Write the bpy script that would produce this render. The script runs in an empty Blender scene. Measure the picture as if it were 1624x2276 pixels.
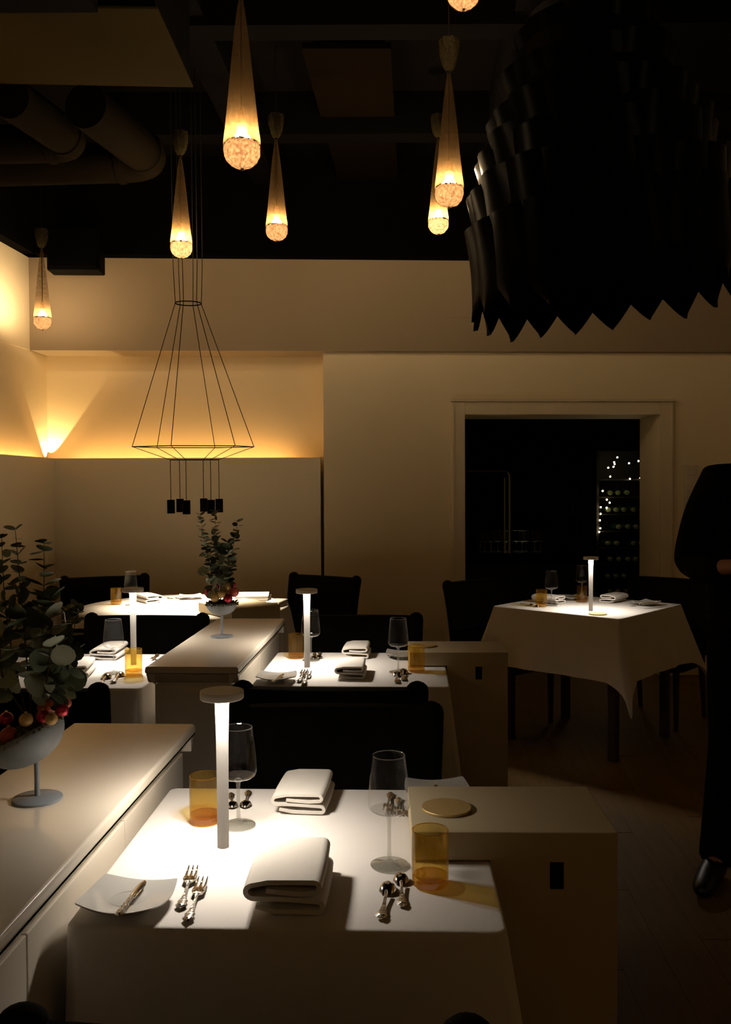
import bpy, math, random
from mathutils import Vector, Matrix, Euler
random.seed(7)
PI = math.pi
sc = bpy.context.scene
COL = sc.collection

# ------------------------------------------------------------------ camera
F, W, H = 2000.0, 1624.0, 2276.0
CAMZ = 1.41
cam_d = bpy.data.cameras.new('camera'); cam = bpy.data.objects.new('camera', cam_d); COL.objects.link(cam)
cam_d.sensor_fit = 'HORIZONTAL'; cam_d.sensor_width = 36.0; cam_d.lens = 36.0 * F / W
cam_d.clip_start = 0.05; cam_d.clip_end = 60
PITCH, ROLL = math.atan(52.0 / F), -0.005
CM = Matrix.Translation((0, 0, CAMZ)) @ Matrix.Rotation(PI / 2 - PITCH, 4, 'X') @ Matrix.Rotation(ROLL, 4, 'Z')
cam.matrix_world = CM
sc.camera = cam

# ------------------------------------------------------------------ world, exposure
wd = bpy.data.worlds.new('night'); sc.world = wd; wd.use_nodes = True
wd.node_tree.nodes['Background'].inputs[0].default_value = (0.010, 0.008, 0.005, 1)
wd.node_tree.nodes['Background'].inputs[1].default_value = 0.2
vs = sc.view_settings
vs.view_transform = 'Standard'; vs.look = 'None'; vs.gamma = 1; vs.use_curve_mapping = False
vs.exposure = 0.0
try:
    sc.cycles.caustics_reflective = False; sc.cycles.caustics_refractive = False
    sc.cycles.transparent_max_bounces = 10; sc.cycles.max_bounces = 5; sc.cycles.diffuse_bounces = 4; sc.cycles.glossy_bounces = 3; sc.cycles.transmission_bounces = 4
    sc.cycles.sample_clamp_indirect = 4.0; sc.cycles.adaptive_threshold = 0.045
    sc.cycles.use_denoising = True
except Exception:
    pass
# light levels
L_TABLE = 335.0      # table lamp LED ring
L_BULB = 800.0       # pendant bulb
L_STRIP = 46.0       # LED strip behind the wall panel
E_CORNER = 26.0       # corner uplight (W)
E_CHAND = 45.0        # each chandelier spot (W)
L_FAIRY = 60.0

# ------------------------------------------------------------------ pixel helpers (1624 x 2276 frame)
def ray(px, py):
    d = CM.to_3x3() @ Vector(((px - W / 2) / F, (H / 2 - py) / F, -1.0))
    return d
def P(px, py, z=0.75):
    d = ray(px, py); t = (z - CAMZ) / d.z
    return Vector((0, 0, CAMZ)) + d * t
def PD(px, py, y):
    d = ray(px, py); return Vector((0, 0, CAMZ)) + d * (y / d.y)

# ------------------------------------------------------------------ materials
def new_mat(name):
    m = bpy.data.materials.new(name); m.use_nodes = True
    return m, m.node_tree.nodes, m.node_tree.links
def mat(name, col, rough=0.6, metal=0.0, var=0.06, scale=12.0, bump=0.0, bscale=200.0, spec=0.5, coat=0.0, sheen=0.0):
    m, n, l = new_mat(name); b = n['Principled BSDF']
    b.inputs['Roughness'].default_value = rough; b.inputs['Metallic'].default_value = metal
    b.inputs['Specular IOR Level'].default_value = spec; b.inputs['Coat Weight'].default_value = coat
    b.inputs['Sheen Weight'].default_value = sheen
    tc = n.new('ShaderNodeTexCoord'); nz = n.new('ShaderNodeTexNoise'); nz.inputs['Scale'].default_value = scale
    nz.inputs['Detail'].default_value = 3
    l.new(tc.outputs['Object'], nz.inputs['Vector'])
    mx = n.new('ShaderNodeMix'); mx.data_type = 'RGBA'
    mx.inputs[6].default_value = tuple(c * (1 - var) for c in col) + (1,)
    mx.inputs[7].default_value = tuple(min(1, c * (1 + var)) for c in col) + (1,)
    l.new(nz.outputs['Fac'], mx.inputs[0]); l.new(mx.outputs[2], b.inputs['Base Color'])
    if bump > 0:
        n2 = n.new('ShaderNodeTexNoise'); n2.inputs['Scale'].default_value = bscale; n2.inputs['Detail'].default_value = 2
        l.new(tc.outputs['Object'], n2.inputs['Vector'])
        bp = n.new('ShaderNodeBump'); bp.inputs['Strength'].default_value = bump; bp.inputs['Distance'].default_value = 0.002
        l.new(n2.outputs['Fac'], bp.inputs['Height']); l.new(bp.outputs['Normal'], b.inputs['Normal'])
    return m
def emit(name, col, strength):
    m, n, l = new_mat(name); n.remove(n['Principled BSDF'])
    e = n.new('ShaderNodeEmission'); e.inputs[0].default_value = tuple(col) + (1,); e.inputs[1].default_value = strength
    l.new(e.outputs[0], n['Material Output'].inputs[0]); return m
def thin_glass(name, tint, edge=0.75, base=0.035, graze=2.2, haze=None):
    m, n, l = new_mat(name); n.remove(n['Principled BSDF'])
    tr = n.new('ShaderNodeBsdfTransparent'); tr.inputs[0].default_value = tuple(tint) + (1,)
    gl = n.new('ShaderNodeBsdfGlossy'); gl.inputs['Roughness'].default_value = 0.03
    lw = n.new('ShaderNodeLayerWeight'); lw.inputs[0].default_value = 0.5
    pw = n.new('ShaderNodeMath'); pw.operation = 'POWER'; pw.inputs[1].default_value = 5
    ml = n.new('ShaderNodeMath'); ml.operation = 'MULTIPLY_ADD'; ml.inputs[1].default_value = edge; ml.inputs[2].default_value = base
    l.new(lw.outputs['Facing'], pw.inputs[0]); l.new(pw.outputs[0], ml.inputs[0])
    mc = n.new('ShaderNodeMix'); mc.data_type = 'RGBA'; mc.inputs[6].default_value = tuple(tint) + (1,); mc.inputs[7].default_value = tuple(c ** graze for c in tint) + (1,)
    l.new(pw.outputs[0], mc.inputs[0]); l.new(mc.outputs[2], tr.inputs[0])
    mx = n.new('ShaderNodeMixShader'); l.new(ml.outputs[0], mx.inputs[0])
    l.new(tr.outputs[0], mx.inputs[1]); l.new(gl.outputs[0], mx.inputs[2])
    if haze:
        hz = n.new('ShaderNodeBsdfTranslucent'); hz.inputs[0].default_value = tuple(haze[1]) + (1,); m3 = n.new('ShaderNodeMixShader'); m3.inputs[0].default_value = haze[0]
        l.new(mx.outputs[0], m3.inputs[1]); l.new(hz.outputs[0], m3.inputs[2]); mx = m3
    l.new(mx.outputs[0], n['Material Output'].inputs[0]); return m
def net_mat(name, dcol, tcol, transp):
    m, n, l = new_mat(name); n.remove(n['Principled BSDF'])
    di = n.new('ShaderNodeBsdfDiffuse'); di.inputs[0].default_value = tuple(dcol) + (1,)
    tl = n.new('ShaderNodeBsdfTranslucent'); tl.inputs[0].default_value = tuple(tcol) + (1,)
    tr = n.new('ShaderNodeBsdfTransparent')
    tc = n.new('ShaderNodeTexCoord'); nz = n.new('ShaderNodeTexNoise'); nz.inputs['Scale'].default_value = 90
    l.new(tc.outputs['Object'], nz.inputs['Vector'])
    mr = n.new('ShaderNodeMapRange'); mr.inputs[1].default_value = 0.3; mr.inputs[2].default_value = 0.7
    mr.inputs[3].default_value = max(0, transp - 0.12); mr.inputs[4].default_value = transp + 0.12
    l.new(nz.outputs['Fac'], mr.inputs[0])
    m1 = n.new('ShaderNodeMixShader'); m1.inputs[0].default_value = 0.6
    l.new(di.outputs[0], m1.inputs[1]); l.new(tl.outputs[0], m1.inputs[2])
    m2 = n.new('ShaderNodeMixShader'); l.new(mr.outputs[0], m2.inputs[0])
    l.new(m1.outputs[0], m2.inputs[1]); l.new(tr.outputs[0], m2.inputs[2])
    l.new(m2.outputs[0], n['Material Output'].inputs[0]); return m

def bead_mat():
    m, n, l = new_mat('crystal_bead'); n.remove(n['Principled BSDF'])
    tc = n.new('ShaderNodeTexCoord'); vo = n.new('ShaderNodeTexVoronoi'); vo.inputs['Scale'].default_value = 130
    l.new(tc.outputs['Object'], vo.inputs['Vector'])
    cr = n.new('ShaderNodeValToRGB'); cr.color_ramp.elements[0].position = .1; cr.color_ramp.elements[1].position = .75
    cr.color_ramp.elements[0].color = (.029, .019, .012, 1); cr.color_ramp.elements[1].color = (.0115, .0063, .0035, 1)
    l.new(vo.outputs['Distance'], cr.inputs[0])
    tl = n.new('ShaderNodeBsdfTranslucent'); l.new(cr.outputs[0], tl.inputs[0])
    gl = n.new('ShaderNodeBsdfGlossy'); gl.inputs['Roughness'].default_value = .2; gl.inputs[0].default_value = (.02, .016, .012, 1)
    ad = n.new('ShaderNodeAddShader'); l.new(tl.outputs[0], ad.inputs[0]); l.new(gl.outputs[0], ad.inputs[1])
    l.new(ad.outputs[0], n['Material Output'].inputs[0]); return m
M = {}
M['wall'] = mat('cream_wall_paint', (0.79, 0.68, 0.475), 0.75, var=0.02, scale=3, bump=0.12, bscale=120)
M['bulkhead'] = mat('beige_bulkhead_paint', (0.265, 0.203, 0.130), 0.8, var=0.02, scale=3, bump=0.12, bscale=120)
M['panel'] = mat('cream_panel_paint', (0.86, 0.76, 0.57), 0.6, var=0.02, scale=3)
M['black_paint'] = mat('black_ceiling_paint', (0.0025, 0.002, 0.0015), 0.95, var=0.1, scale=3, spec=0.03)
M['beam'] = mat('dark_beam_paint', (0.0016, 0.0013, 0.001), 0.95, var=0.1, scale=3, spec=0.03)
M['ceil_panel'] = mat('brown_ceiling_panel', (0.0042, 0.0026, 0.0013), 0.95, var=0.15, scale=2, spec=0.012)
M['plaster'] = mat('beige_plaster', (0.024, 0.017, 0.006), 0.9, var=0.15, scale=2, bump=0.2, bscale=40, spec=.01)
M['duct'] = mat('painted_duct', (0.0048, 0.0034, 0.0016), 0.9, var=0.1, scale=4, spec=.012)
M['door_trim'] = mat('cream_gloss_paint', (0.70, 0.61, 0.45), 0.4, var=0.02)
M['lacquer'] = mat('cream_white_lacquer', (0.64, 0.58, 0.48), 0.27, var=0.025, scale=5, bump=0.03, bscale=30)
M['box'] = mat('cream_painted_board', (0.50, 0.42, 0.27), 0.7, var=0.04, scale=4)
M['cloth'] = mat('white_linen', (0.70, 0.66, 0.615), 0.9, var=0.02, scale=20, bump=0.25, bscale=600, spec=0.15, sheen=0.1)
M['napkin'] = mat('white_napkin_linen', (0.64, 0.60, 0.54), 0.9, var=0.02, scale=20, bump=0.3, bscale=500, spec=0.15)
M['wood'] = mat('dark_brown_wood', (0.035, 0.02, 0.012), 0.5, var=0.3, scale=8)
M['fabric'] = mat('black_upholstery', (0.0035, 0.003, 0.003), 0.95, var=0.2, scale=60, bump=0.3, bscale=400, spec=0.08)
M['lamp_white'] = mat('white_powder_coat', (0.72, 0.69, 0.65), 0.5, var=0.01)
M['led'] = emit('led_ring', (1.0, 0.90, 0.78), L_TABLE)
M['porcelain'] = mat('white_porcelain', (0.48, 0.465, 0.43), 0.12, var=0.01, coat=0.3)
M['silver'] = mat('silver', (0.86, 0.84, 0.80), 0.10, 1.0, var=0.03)
M['silver_orn'] = mat('ornate_silver', (0.78, 0.74, 0.68), 0.22, 1.0, var=0.2, scale=220, bump=1.0, bscale=160)
M['glass'] = thin_glass('clear_glass', (0.985, 0.985, 0.98), 1.0, 0.022, 2.2, (.006, (.9, .88, .85)))
M['glass_solid'] = thin_glass('clear_glass_stem', (0.93, 0.93, 0.91), 0.85, 0.14, 3.0, (.10, (.9, .9, .88)))
M['amber'] = thin_glass('amber_glass', (0.94, 0.845, 0.56), 0.7, 0.04, 3.5, (.05, (.85, .62, .2)))
M['amber_base'] = thin_glass('amber_glass_base', (0.89, 0.69, 0.30), 0.7, 0.16, 2.0, (.12, (.95, .62, .16)))
M['brass'] = mat('brushed_brass', (0.60, 0.45, 0.20), 0.5, 0.6, var=0.05, scale=90)
M['slot'] = mat('slot_shade', (0.004, 0.004, 0.004), 0.9, spec=0.05)  # shade inside the handle hole, put into a black colour
M['wire'] = mat('black_wire', (0.006, 0.005, 0.004), 0.7, var=0.1, spec=.06)
M['black_metal'] = mat('black_metal', (0.0012, 0.001, 0.0009), 0.6, var=0.1, spec=.03)
M['net'] = net_mat('golden_net', (0.085, 0.052, 0.023), (0.085, 0.049, 0.020), 0.64)
M['tuft'] = net_mat('gathered_net', (0.055, 0.043, 0.02), (0.04, 0.03, 0.014), 0.05)
M['bead'] = bead_mat()
M['brass_socket'] = mat('lamp_socket', (0.75, 0.55, 0.3), 0.4, 0.3)
M['strip'] = emit('warm_led_strip', (1.0, 0.54, 0.17), L_STRIP)
M['bowl'] = mat('grey_blue_enamel', (0.22, 0.245, 0.27), 0.5, var=0.25, scale=30)
M['moss'] = mat('moss', (0.12, 0.115, 0.035), 0.95, var=0.5, scale=120, spec=0.1)
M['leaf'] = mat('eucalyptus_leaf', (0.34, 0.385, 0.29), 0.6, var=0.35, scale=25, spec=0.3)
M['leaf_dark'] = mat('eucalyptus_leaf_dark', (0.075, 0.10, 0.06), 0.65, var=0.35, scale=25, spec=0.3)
M['stem'] = mat('eucalyptus_stem', (0.07, 0.05, 0.03), 0.8)
M['b_red'] = mat('matt_red_bauble', (0.50, 0.09, 0.06), 0.45, var=0.1)
M['b_gold'] = mat('matt_gold_bauble', (0.55, 0.36, 0.13), 0.45, 0.3, var=0.1)
M['b_wine'] = mat('shiny_wine_bauble', (0.45, 0.03, 0.06), 0.08, 0.6, var=0.1)
M['suit'] = mat('black_suit_cloth', (0.004, 0.004, 0.004), 0.95, var=0.1, scale=80, spec=0.05)
M['skin'] = mat('skin', (0.34, 0.16, 0.10), 0.6, var=0.1, scale=20)
M['hair'] = mat('dark_hair', (0.010, 0.007, 0.005), 0.7)
M['shoe'] = mat('black_leather', (0.006, 0.006, 0.006), 0.4)
M['leafmetal'] = mat('black_glossy_leaf', (0.0006, 0.0005, 0.0005), 0.3, var=0.1, spec=0.012)
M['chrome'] = mat('chrome', (0.7, 0.68, 0.62), 0.12, 1.0)
M['bar_dark'] = mat('black_bar_wood', (0.007, 0.006, 0.005), 0.6, var=0.2, spec=0.2)
M['bar_wall'] = mat('dark_bar_wall', (0.006, 0.005, 0.004), 0.95, var=0.2, spec=0.05)
M['bottle'] = mat('green_bottle_glass', (0.012, 0.03, 0.016), 0.15, var=0.2)
M['foil'] = mat('bottle_foil', (0.18, 0.22, 0.12), 0.3, 0.6, var=0.3, scale=30)
M['fairy'] = emit('fairy_bulb', (1.0, 0.80, 0.42), L_FAIRY)
M['plastic'] = mat('ivory_plastic', (0.66, 0.60, 0.48), 0.35, var=0.01)
def floor_mat():
    m, n, l = new_mat('oak_floor'); b = n['Principled BSDF']; b.inputs['Roughness'].default_value = 0.6; b.inputs['Specular IOR Level'].default_value = 0.15
    tc = n.new('ShaderNodeTexCoord'); mp = n.new('ShaderNodeMapping'); mp.inputs['Scale'].default_value = (30, 2.2, 1)
    nz = n.new('ShaderNodeTexNoise'); nz.inputs['Scale'].default_value = 1.6; nz.inputs['Detail'].default_value = 6
    oi = n.new('ShaderNodeObjectInfo'); ad = n.new('ShaderNodeVectorMath'); ad.operation = 'ADD'
    l.new(tc.outputs['Object'], mp.inputs[0]); l.new(mp.outputs[0], ad.inputs[0]); l.new(oi.outputs['Location'], ad.inputs[1])
    l.new(ad.outputs[0], nz.inputs['Vector'])
    cr = n.new('ShaderNodeValToRGB'); cr.color_ramp.elements[0].color = (0.12, 0.070, 0.018, 1); cr.color_ramp.elements[1].color = (0.20, 0.12, 0.032, 1)
    l.new(nz.outputs['Fac'], cr.inputs[0]); l.new(cr.outputs[0], b.inputs['Base Color']); return m
M['floor'] = floor_mat()

# ------------------------------------------------------------------ geometry helpers
class G:
    def __init__(s): s.v = []; s.f = []; s.mi = []
    def add(s, vs, fs, m=0, X=None):
        o = len(s.v)
        s.v += [tuple(X @ Vector(p)) if X is not None else tuple(p) for p in vs]
        s.f += [tuple(i + o for i in f) for f in fs]; s.mi += [m] * len(fs); return s
    def box(s, x0, x1, y0, y1, z0, z1, X=None):
        v = [(x0, y0, z0), (x1, y0, z0), (x1, y1, z0), (x0, y1, z0), (x0, y0, z1), (x1, y0, z1), (x1, y1, z1), (x0, y1, z1)]
        return s.add(v, [(0, 3, 2, 1), (4, 5, 6, 7), (0, 1, 5, 4), (1, 2, 6, 5), (2, 3, 7, 6), (3, 0, 4, 7)], X=X)
    def prism(s, poly, a, b, axis='z', X=None):
        n = len(poly)
        def q(p, t):
            return (p[0], p[1], t) if axis == 'z' else ((p[0], t, p[1]) if axis == 'y' else (t, p[0], p[1]))
        v = [q(p, a) for p in poly] + [q(p, b) for p in poly]
        f = [tuple(range(n))[::-1], tuple(range(n, 2 * n))] + [(i, (i + 1) % n, n + (i + 1) % n, n + i) for i in range(n)]
        return s.add(v, f, X=X)
    def lathe(s, prof, n=24, X=None, wave=None):
        v = []; f = []; idx = []
        for k, (r, z) in enumerate(prof):
            if r < 1e-6: idx.append([len(v)] * n); v.append((0, 0, z))
            else:
                idx.append(list(range(len(v), len(v) + n)))
                for i in range(n):
                    a = 2 * PI * i / n; rr = r * (wave(a, k) if wave else 1); v.append((rr * math.cos(a), rr * math.sin(a), z))
        for k in range(len(prof) - 1):
            a, b = idx[k], idx[k + 1]
            for i in range(n):
                j = (i + 1) % n; q = [a[i], a[j], b[j], b[i]]; u = []
                for t in q:
                    if t not in u: u.append(t)
                if len(u) > 2: f.append(tuple(u))
        return s.add(v, f, X=X)
    def tube(s, pts, rad, n=8, X=None, caps=True):
        pts = [Vector(p) for p in pts]; m = len(pts); rad = rad if isinstance(rad, (list, tuple)) else [rad] * m
        v = []; f = []; up = None
        for k in range(m):
            t = (pts[min(k + 1, m - 1)] - pts[max(k - 1, 0)]).normalized()
            if up is None:
                up = Vector((0, 0, 1)) if abs(t.z) < 0.9 else Vector((1, 0, 0))
            sd = t.cross(up).normalized(); up = sd.cross(t).normalized()
            for i in range(n):
                a = 2 * PI * i / n; v.append(tuple(pts[k] + (sd * math.cos(a) + up * math.sin(a)) * rad[k]))
        for k in range(m - 1):
            for i in range(n):
                j = (i + 1) % n; f.append((k * n + i, k * n + j, (k + 1) * n + j, (k + 1) * n + i))
        if caps: f.append(tuple(range(n))[::-1]); f.append(tuple(range((m - 1) * n, m * n)))
        return s.add(v, f, X=X)
    def sphere(s, c, r, n=12, m=8, sc3=(1, 1, 1), X=None):
        v = [(0, 0, -1)]; f = []
        for k in range(1, m):
            a = -PI / 2 + PI * k / m
            for i in range(n):
                b = 2 * PI * i / n; v.append((math.cos(a) * math.cos(b), math.cos(a) * math.sin(b), math.sin(a)))
        v.append((0, 0, 1)); L = len(v) - 1
        for i in range(n):
            j = (i + 1) % n
            f.append((0, 1 + j, 1 + i)); f.append((L, 1 + (m - 2) * n + i, 1 + (m - 2) * n + j))
            for k in range(m - 2):
                f.append((1 + k * n + i, 1 + k * n + j, 1 + (k + 1) * n + j, 1 + (k + 1) * n + i))
        return s.add([(c[0] + p[0] * r * sc3[0], c[1] + p[1] * r * sc3[1], c[2] + p[2] * r * sc3[2]) for p in v], f, X=X)
    def grid(s, fn, nu, nv, X=None, close_u=False):
        v = [fn(i / nu, j / nv) for j in range(nv + 1) for i in range(nu + (0 if close_u else 1))]
        w = nu + (0 if close_u else 1); f = []
        for j in range(nv):
            for i in range(nu):
                a = j * w + i; b = j * w + (i + 1) % w; f.append((a, b, b + w, a + w))
        return s.add(v, f, X=X)
    def mesh(s, name, m, smooth=True, angle=35):
        me = bpy.data.meshes.new(name); me.from_pydata(s.v, [], s.f); me.materials.append(m)
        me.validate(); me.update()
        if smooth:
            me.polygons.foreach_set('use_smooth', [True] * len(me.polygons))
            me.set_sharp_from_angle(angle=math.radians(angle))
        return me
def obj(name, g, m, parent=None, smooth=True, bevel=0, angle=35, loc=None, rot=None, subsurf=0, solid=0):
    me = g.mesh(name, m, smooth, angle) if isinstance(g, G) else g
    o = bpy.data.objects.new(name, me); COL.objects.link(o)
    if parent is not None: o.parent = parent
    if loc is not None: o.location = loc
    if rot is not None: o.rotation_euler = rot
    if solid:
        md = o.modifiers.new('thickness', 'SOLIDIFY'); md.thickness = solid; md.offset = 0
    if bevel:
        md = o.modifiers.new('bevel', 'BEVEL'); md.width = bevel; md.segments = 2; md.limit_method = 'ANGLE'
    if subsurf:
        md = o.modifiers.new('sub', 'SUBSURF'); md.levels = subsurf; md.render_levels = subsurf
    return o
def tag(o, label, cat, group=None, kind=None):
    o['label'] = label; o['category'] = cat
    if group: o['group'] = group
    if kind: o['kind'] = kind
    return o
def thing(name, label, cat, loc=(0, 0, 0), rz=0.0, group=None):
    o = bpy.data.objects.new(name, None); COL.objects.link(o); o.empty_display_size = 0.05
    o.location = loc; o.rotation_euler = (0, 0, rz); return tag(o, label, cat, group)
def struct(name, g, m, label=None, parent=None, **k):
    o = obj(name, g, m, parent, **k)
    if parent is None:
        o['kind'] = 'structure'
        if label: o['label'] = label
    return o
def copy_tree(o, loc, rz, label, group=None, parent=None):
    c = o.copy(); COL.objects.link(c)
    if parent is None:
        c.location = loc; c.rotation_euler = (0, 0, rz); c['label'] = label
        if group: c['group'] = group
    else: c.parent = parent
    for ch in [x for x in bpy.data.objects if x.parent == o]:
        copy_tree(ch, None, None, None, None, c)
    return c
def frame(loc, rz): return Matrix.Translation(loc) @ Matrix.Rotation(rz, 4, 'Z')

# ================================================================== the room
WA = math.radians(2.8)                                   # back wall recedes to the right
WX = frame((0, 6.6, 0), WA)                              # wall frame: s along the wall, t into the wall
WI = WX.inverted()
def wall_st(px, py, t=0.0):
    """point on the wall plane at offset t -> (s, z)"""
    o = WI @ Vector((0, 0, CAMZ)); d = WI.to_3x3() @ ray(px, py); k = (t - o.y) / d.y
    p = o + d * k; return p.x, p.z
Z_CEIL, Z_TOP, Z_SOF = 3.75, 3.06, 2.405
V_ANG = math.radians(-2.9)                               # furniture runs at this angle
s_step = wall_st(719, 1000, 0)[0]
sL = -2.75
BH = -0.06
so0, zo1 = wall_st(1032, 922, 0); so1 = wall_st(1466, 922, 0)[0]
# floor (planks are pieces of it)
flo = struct('floor', G().box(-3.2, 4.2, -1.6, 9.9, -0.06, -0.012), M['wood'], 'dark joint bed under the oak floor boards', smooth=False)
pl = G().box(-0.0706, 0.0706, -0.6985, 0.697, -0.012, 0.0).mesh('plank', M['floor'], False)
vd = Vector((math.sin(-V_ANG), math.cos(V_ANG), 0)); ud = Vector((math.cos(V_ANG), math.sin(V_ANG), 0))
cnt = 0
for i in range(-19, 27):
    for j in range(-1, 7):
        c = ud * (i * 0.142 + 0.4) + vd * (j * 1.4 + (i * 0.53) % 1.4)
        if -2.9 < c.x < 3.9 and -1.0 < c.y < 7.2 and cnt < 298:
            o = obj('plank', pl, None, flo, loc=c, rot=(0, 0, V_ANG)) if False else bpy.data.objects.new('plank', pl)
            COL.objects.link(o); o.parent = flo; o.location = c; o.rotation_euler = (0, 0, V_ANG); cnt += 1
obj('far_boards', G().box(-3.0, 4.0, 7.25, 9.8, -0.012, -0.002), M['floor'], flo, smooth=False)['kind'] = 'stuff'
# door wall (thick, right of the step) with the doorway
TH = 0.42
g = G().box(s_step, so0, 0, TH, 0, Z_SOF, WX).box(so1, 4.1, 0, TH, 0, Z_SOF, WX).box(so0, so1, 0, TH, zo1, Z_SOF, WX)
struct('wall_back', g, M['wall'], 'cream wall around the doorway to the bar', smooth=False)
struct('wall_niche', G().box(sL, s_step - 0.0, 0.22, TH, 0, Z_SOF, WX), M['wall'], 'recessed cream back wall behind the round table', smooth=False)
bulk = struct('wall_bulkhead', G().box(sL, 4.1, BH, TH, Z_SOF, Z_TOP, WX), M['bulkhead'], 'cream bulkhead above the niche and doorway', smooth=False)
struct('trim_ceiling_beam', G().box(sL, 4.1, BH - 0.10, TH, Z_TOP, Z_CEIL, WX), M['beam'], 'black band between bulkhead and ceiling', smooth=False)
# left wall, parallel to the furniture
LX = frame((-2.36, 6.7, 0), math.radians(-4.6))          # local y runs into the room depth
struct('wall_left', G().box(-0.25, 0, -8.6, 0.35, 0, Z_SOF - 0.0, LX), M['wall'], 'cream left wall', smooth=False)
struct('wall_left_upper', G().box(-0.25, 0.004, -8.6, 0.35, Z_SOF, Z_TOP, LX), M['wall'], 'cream upper left wall under the black ceiling', smooth=False)
struct('trim_left_beam', G().box(-0.25, 0.09, -8.6, 0.2, Z_TOP, Z_CEIL, LX), M['beam'], 'black band above the left wall', smooth=False)
struct('wall_right', G().box(3.45, 3.6, -1.6, 6.7, 0, Z_CEIL), M['wall'], 'cream wall outside the right edge', smooth=False)
struct('wall_front', G().box(-3.2, 3.6, -1.75, -1.6, 0, Z_CEIL), M['wall'], 'cream wall behind the camera', smooth=False)
# LED panel boards in front of the niche and on the left wall
zp = 1.64
s_pl = wall_st(125, 1100, 0.02)[0]; s_pr = wall_st(712.5, 1100, 0.02)[0]
struct('trim_niche_panel', G().box(s_pl - 0.02, s_pr, 0.02, 0.06, 0.0, zp, WX), M['panel'], 'cream board panel hiding a warm LED strip', smooth=False, bevel=0.003)
struct('trim_left_panel', G().box(0.10, 0.13, -4.5, -0.05, 0.0, zp, LX), M['panel'], 'cream board panel along the left wall', smooth=False, bevel=0.003)
struct('trim_light_blocker', G().box(s_pr - .055, s_pr - .02, .06, .22, 0, zp - .004, WX), M['panel'], 'added unseen blocker stopping LED light at the end of the niche panel', smooth=False)  # added out of sight so strip light does not leak into the gap
st = obj('led_strip', G().box(s_pl + 0.05, s_pr - 0.22, 0.10, 0.115, 1.575, 1.58, WX), M['strip'], smooth=False)
tag(st, 'warm orange LED strip glowing behind the niche panel', 'LED strip')
st = obj('led_strip', G().box(0.045, 0.06, -4.3, -0.15, 1.575, 1.58, LX), M['strip'], smooth=False)
tag(st, 'warm orange LED strip behind the left wall panel', 'LED strip')
# corner uplight
ul = LX @ Vector((0.03, -0.045, 1.615))
up = thing('corner_uplight', 'small uplight in the corner throwing a V shaped beam', 'uplight', ul)
obj('housing', G().lathe([(0, -0.05), (0.012, -0.05), (0.012, 0.0), (0.010, 0.0), (0.010, -0.01), (0, -0.01)], 16), M['black_metal'], up)
sd = bpy.data.lights.new('corner_uplight_beam', 'SPOT'); sd.energy = E_CORNER; sd.color = (1.0, 0.72, 0.30); sd.spot_size = math.radians(70); sd.spot_blend = 0.10
sd.shadow_soft_size = 0.006
so = bpy.data.objects.new('corner_uplight_beam', sd); COL.objects.link(so); so.parent = up; so.location = (0, 0, 0.004)
so.rotation_euler = (math.radians(180), 0, 0)
# ceiling
cei = struct('ceiling', G().box(-3.2, 4.2, -1.75, 9.9, Z_CEIL, Z_CEIL + 0.1), M['black_paint'], 'black painted ceiling', smooth=False)
for (a, b) in ((20, 62), (108, 300), (318, 428), (442, 520)):
    zc = 3.60
    q = [P(640 + (a) * 0.28, a, zc), P(862 + a * 0.055, a, zc), P(862 + b * 0.055, b, zc), P(640 + b * 0.28, b, zc)]
    obj('panel', G().prism([(p.x, p.y) for p in q], zc, zc + 0.03), M['ceil_panel'], cei, smooth=False)
for y in (4.2, 5.45, 6.52):
    obj('beam', G().box(-1.6, 1.9, y - 0.09, y + 0.05, 3.50, Z_CEIL), M['beam'], cei, smooth=False)
for x in (-1.0, 0.55):
    obj('beam', G().box(x - 0.08, x + 0.08, -1.0, 6.3, 3.53, Z_CEIL, Matrix.Rotation(V_ANG, 4, 'Z')), M['beam'], cei, smooth=False)
# dropped plaster slab and ducts upper left
zs = 3.18
q = [P(-260, 12, zs), P(350, 20, zs), P(430, 195, zs), P(-260, 182, zs)]
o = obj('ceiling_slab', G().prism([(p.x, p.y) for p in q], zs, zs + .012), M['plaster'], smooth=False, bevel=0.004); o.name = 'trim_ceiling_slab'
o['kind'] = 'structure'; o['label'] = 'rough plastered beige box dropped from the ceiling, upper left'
struct('trim_slab_dark_sides', G().prism([(p.x + (.0 if i in (0, 3) else -.012), p.y + (.012 if i < 2 else -.012)) for i, p in enumerate(q)], zs + .012, Z_CEIL), M['beam'], 'upper part of the dropped slab, coloured black so its sides look unlit', smooth=False)  # slab sides coloured black to look unlit
struct('trim_slab_cover', G().box(-2.4, -.95, 3.05, 3.27, 3.12, Z_CEIL), M['beam'], 'black box added before the plastered slab to keep its near face dark', smooth=False)  # box added to cover the lit near face of the slab
def duct(pts, r, label):
    P3 = [Vector(p) for p in pts]; path = []
    a, b, c = P3
    for t in range(6): path.append(a + (b - a) * (t / 6 * 0.8))
    e0 = a + (b - a) * 0.8; e1 = b + (c - b) * 0.14
    for t in range(9):
        k = t / 8; path.append(e0 * (1 - k) ** 2 + b * 2 * k * (1 - k) + e1 * k * k)
    for t in range(1, 6): path.append(e1 + (c - e1) * t / 5)
    d = thing('ventilation_duct', label, 'duct', a)
    obj('pipe', G().tube([p - a for p in path], r, 20), M['duct'], d, angle=50)
    for p, nrm in ((e0, (b - a).normalized()), (e1, (c - b).normalized())):
        X = Matrix.Translation(p - a) @ nrm.to_track_quat('Z', 'Y').to_matrix().to_4x4()
        obj('collar', G().lathe([(r + .001, -.02), (r + .008, -.015), (r + .008, .015), (r + .001, .02)], 20, X), M['duct'], d)
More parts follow.
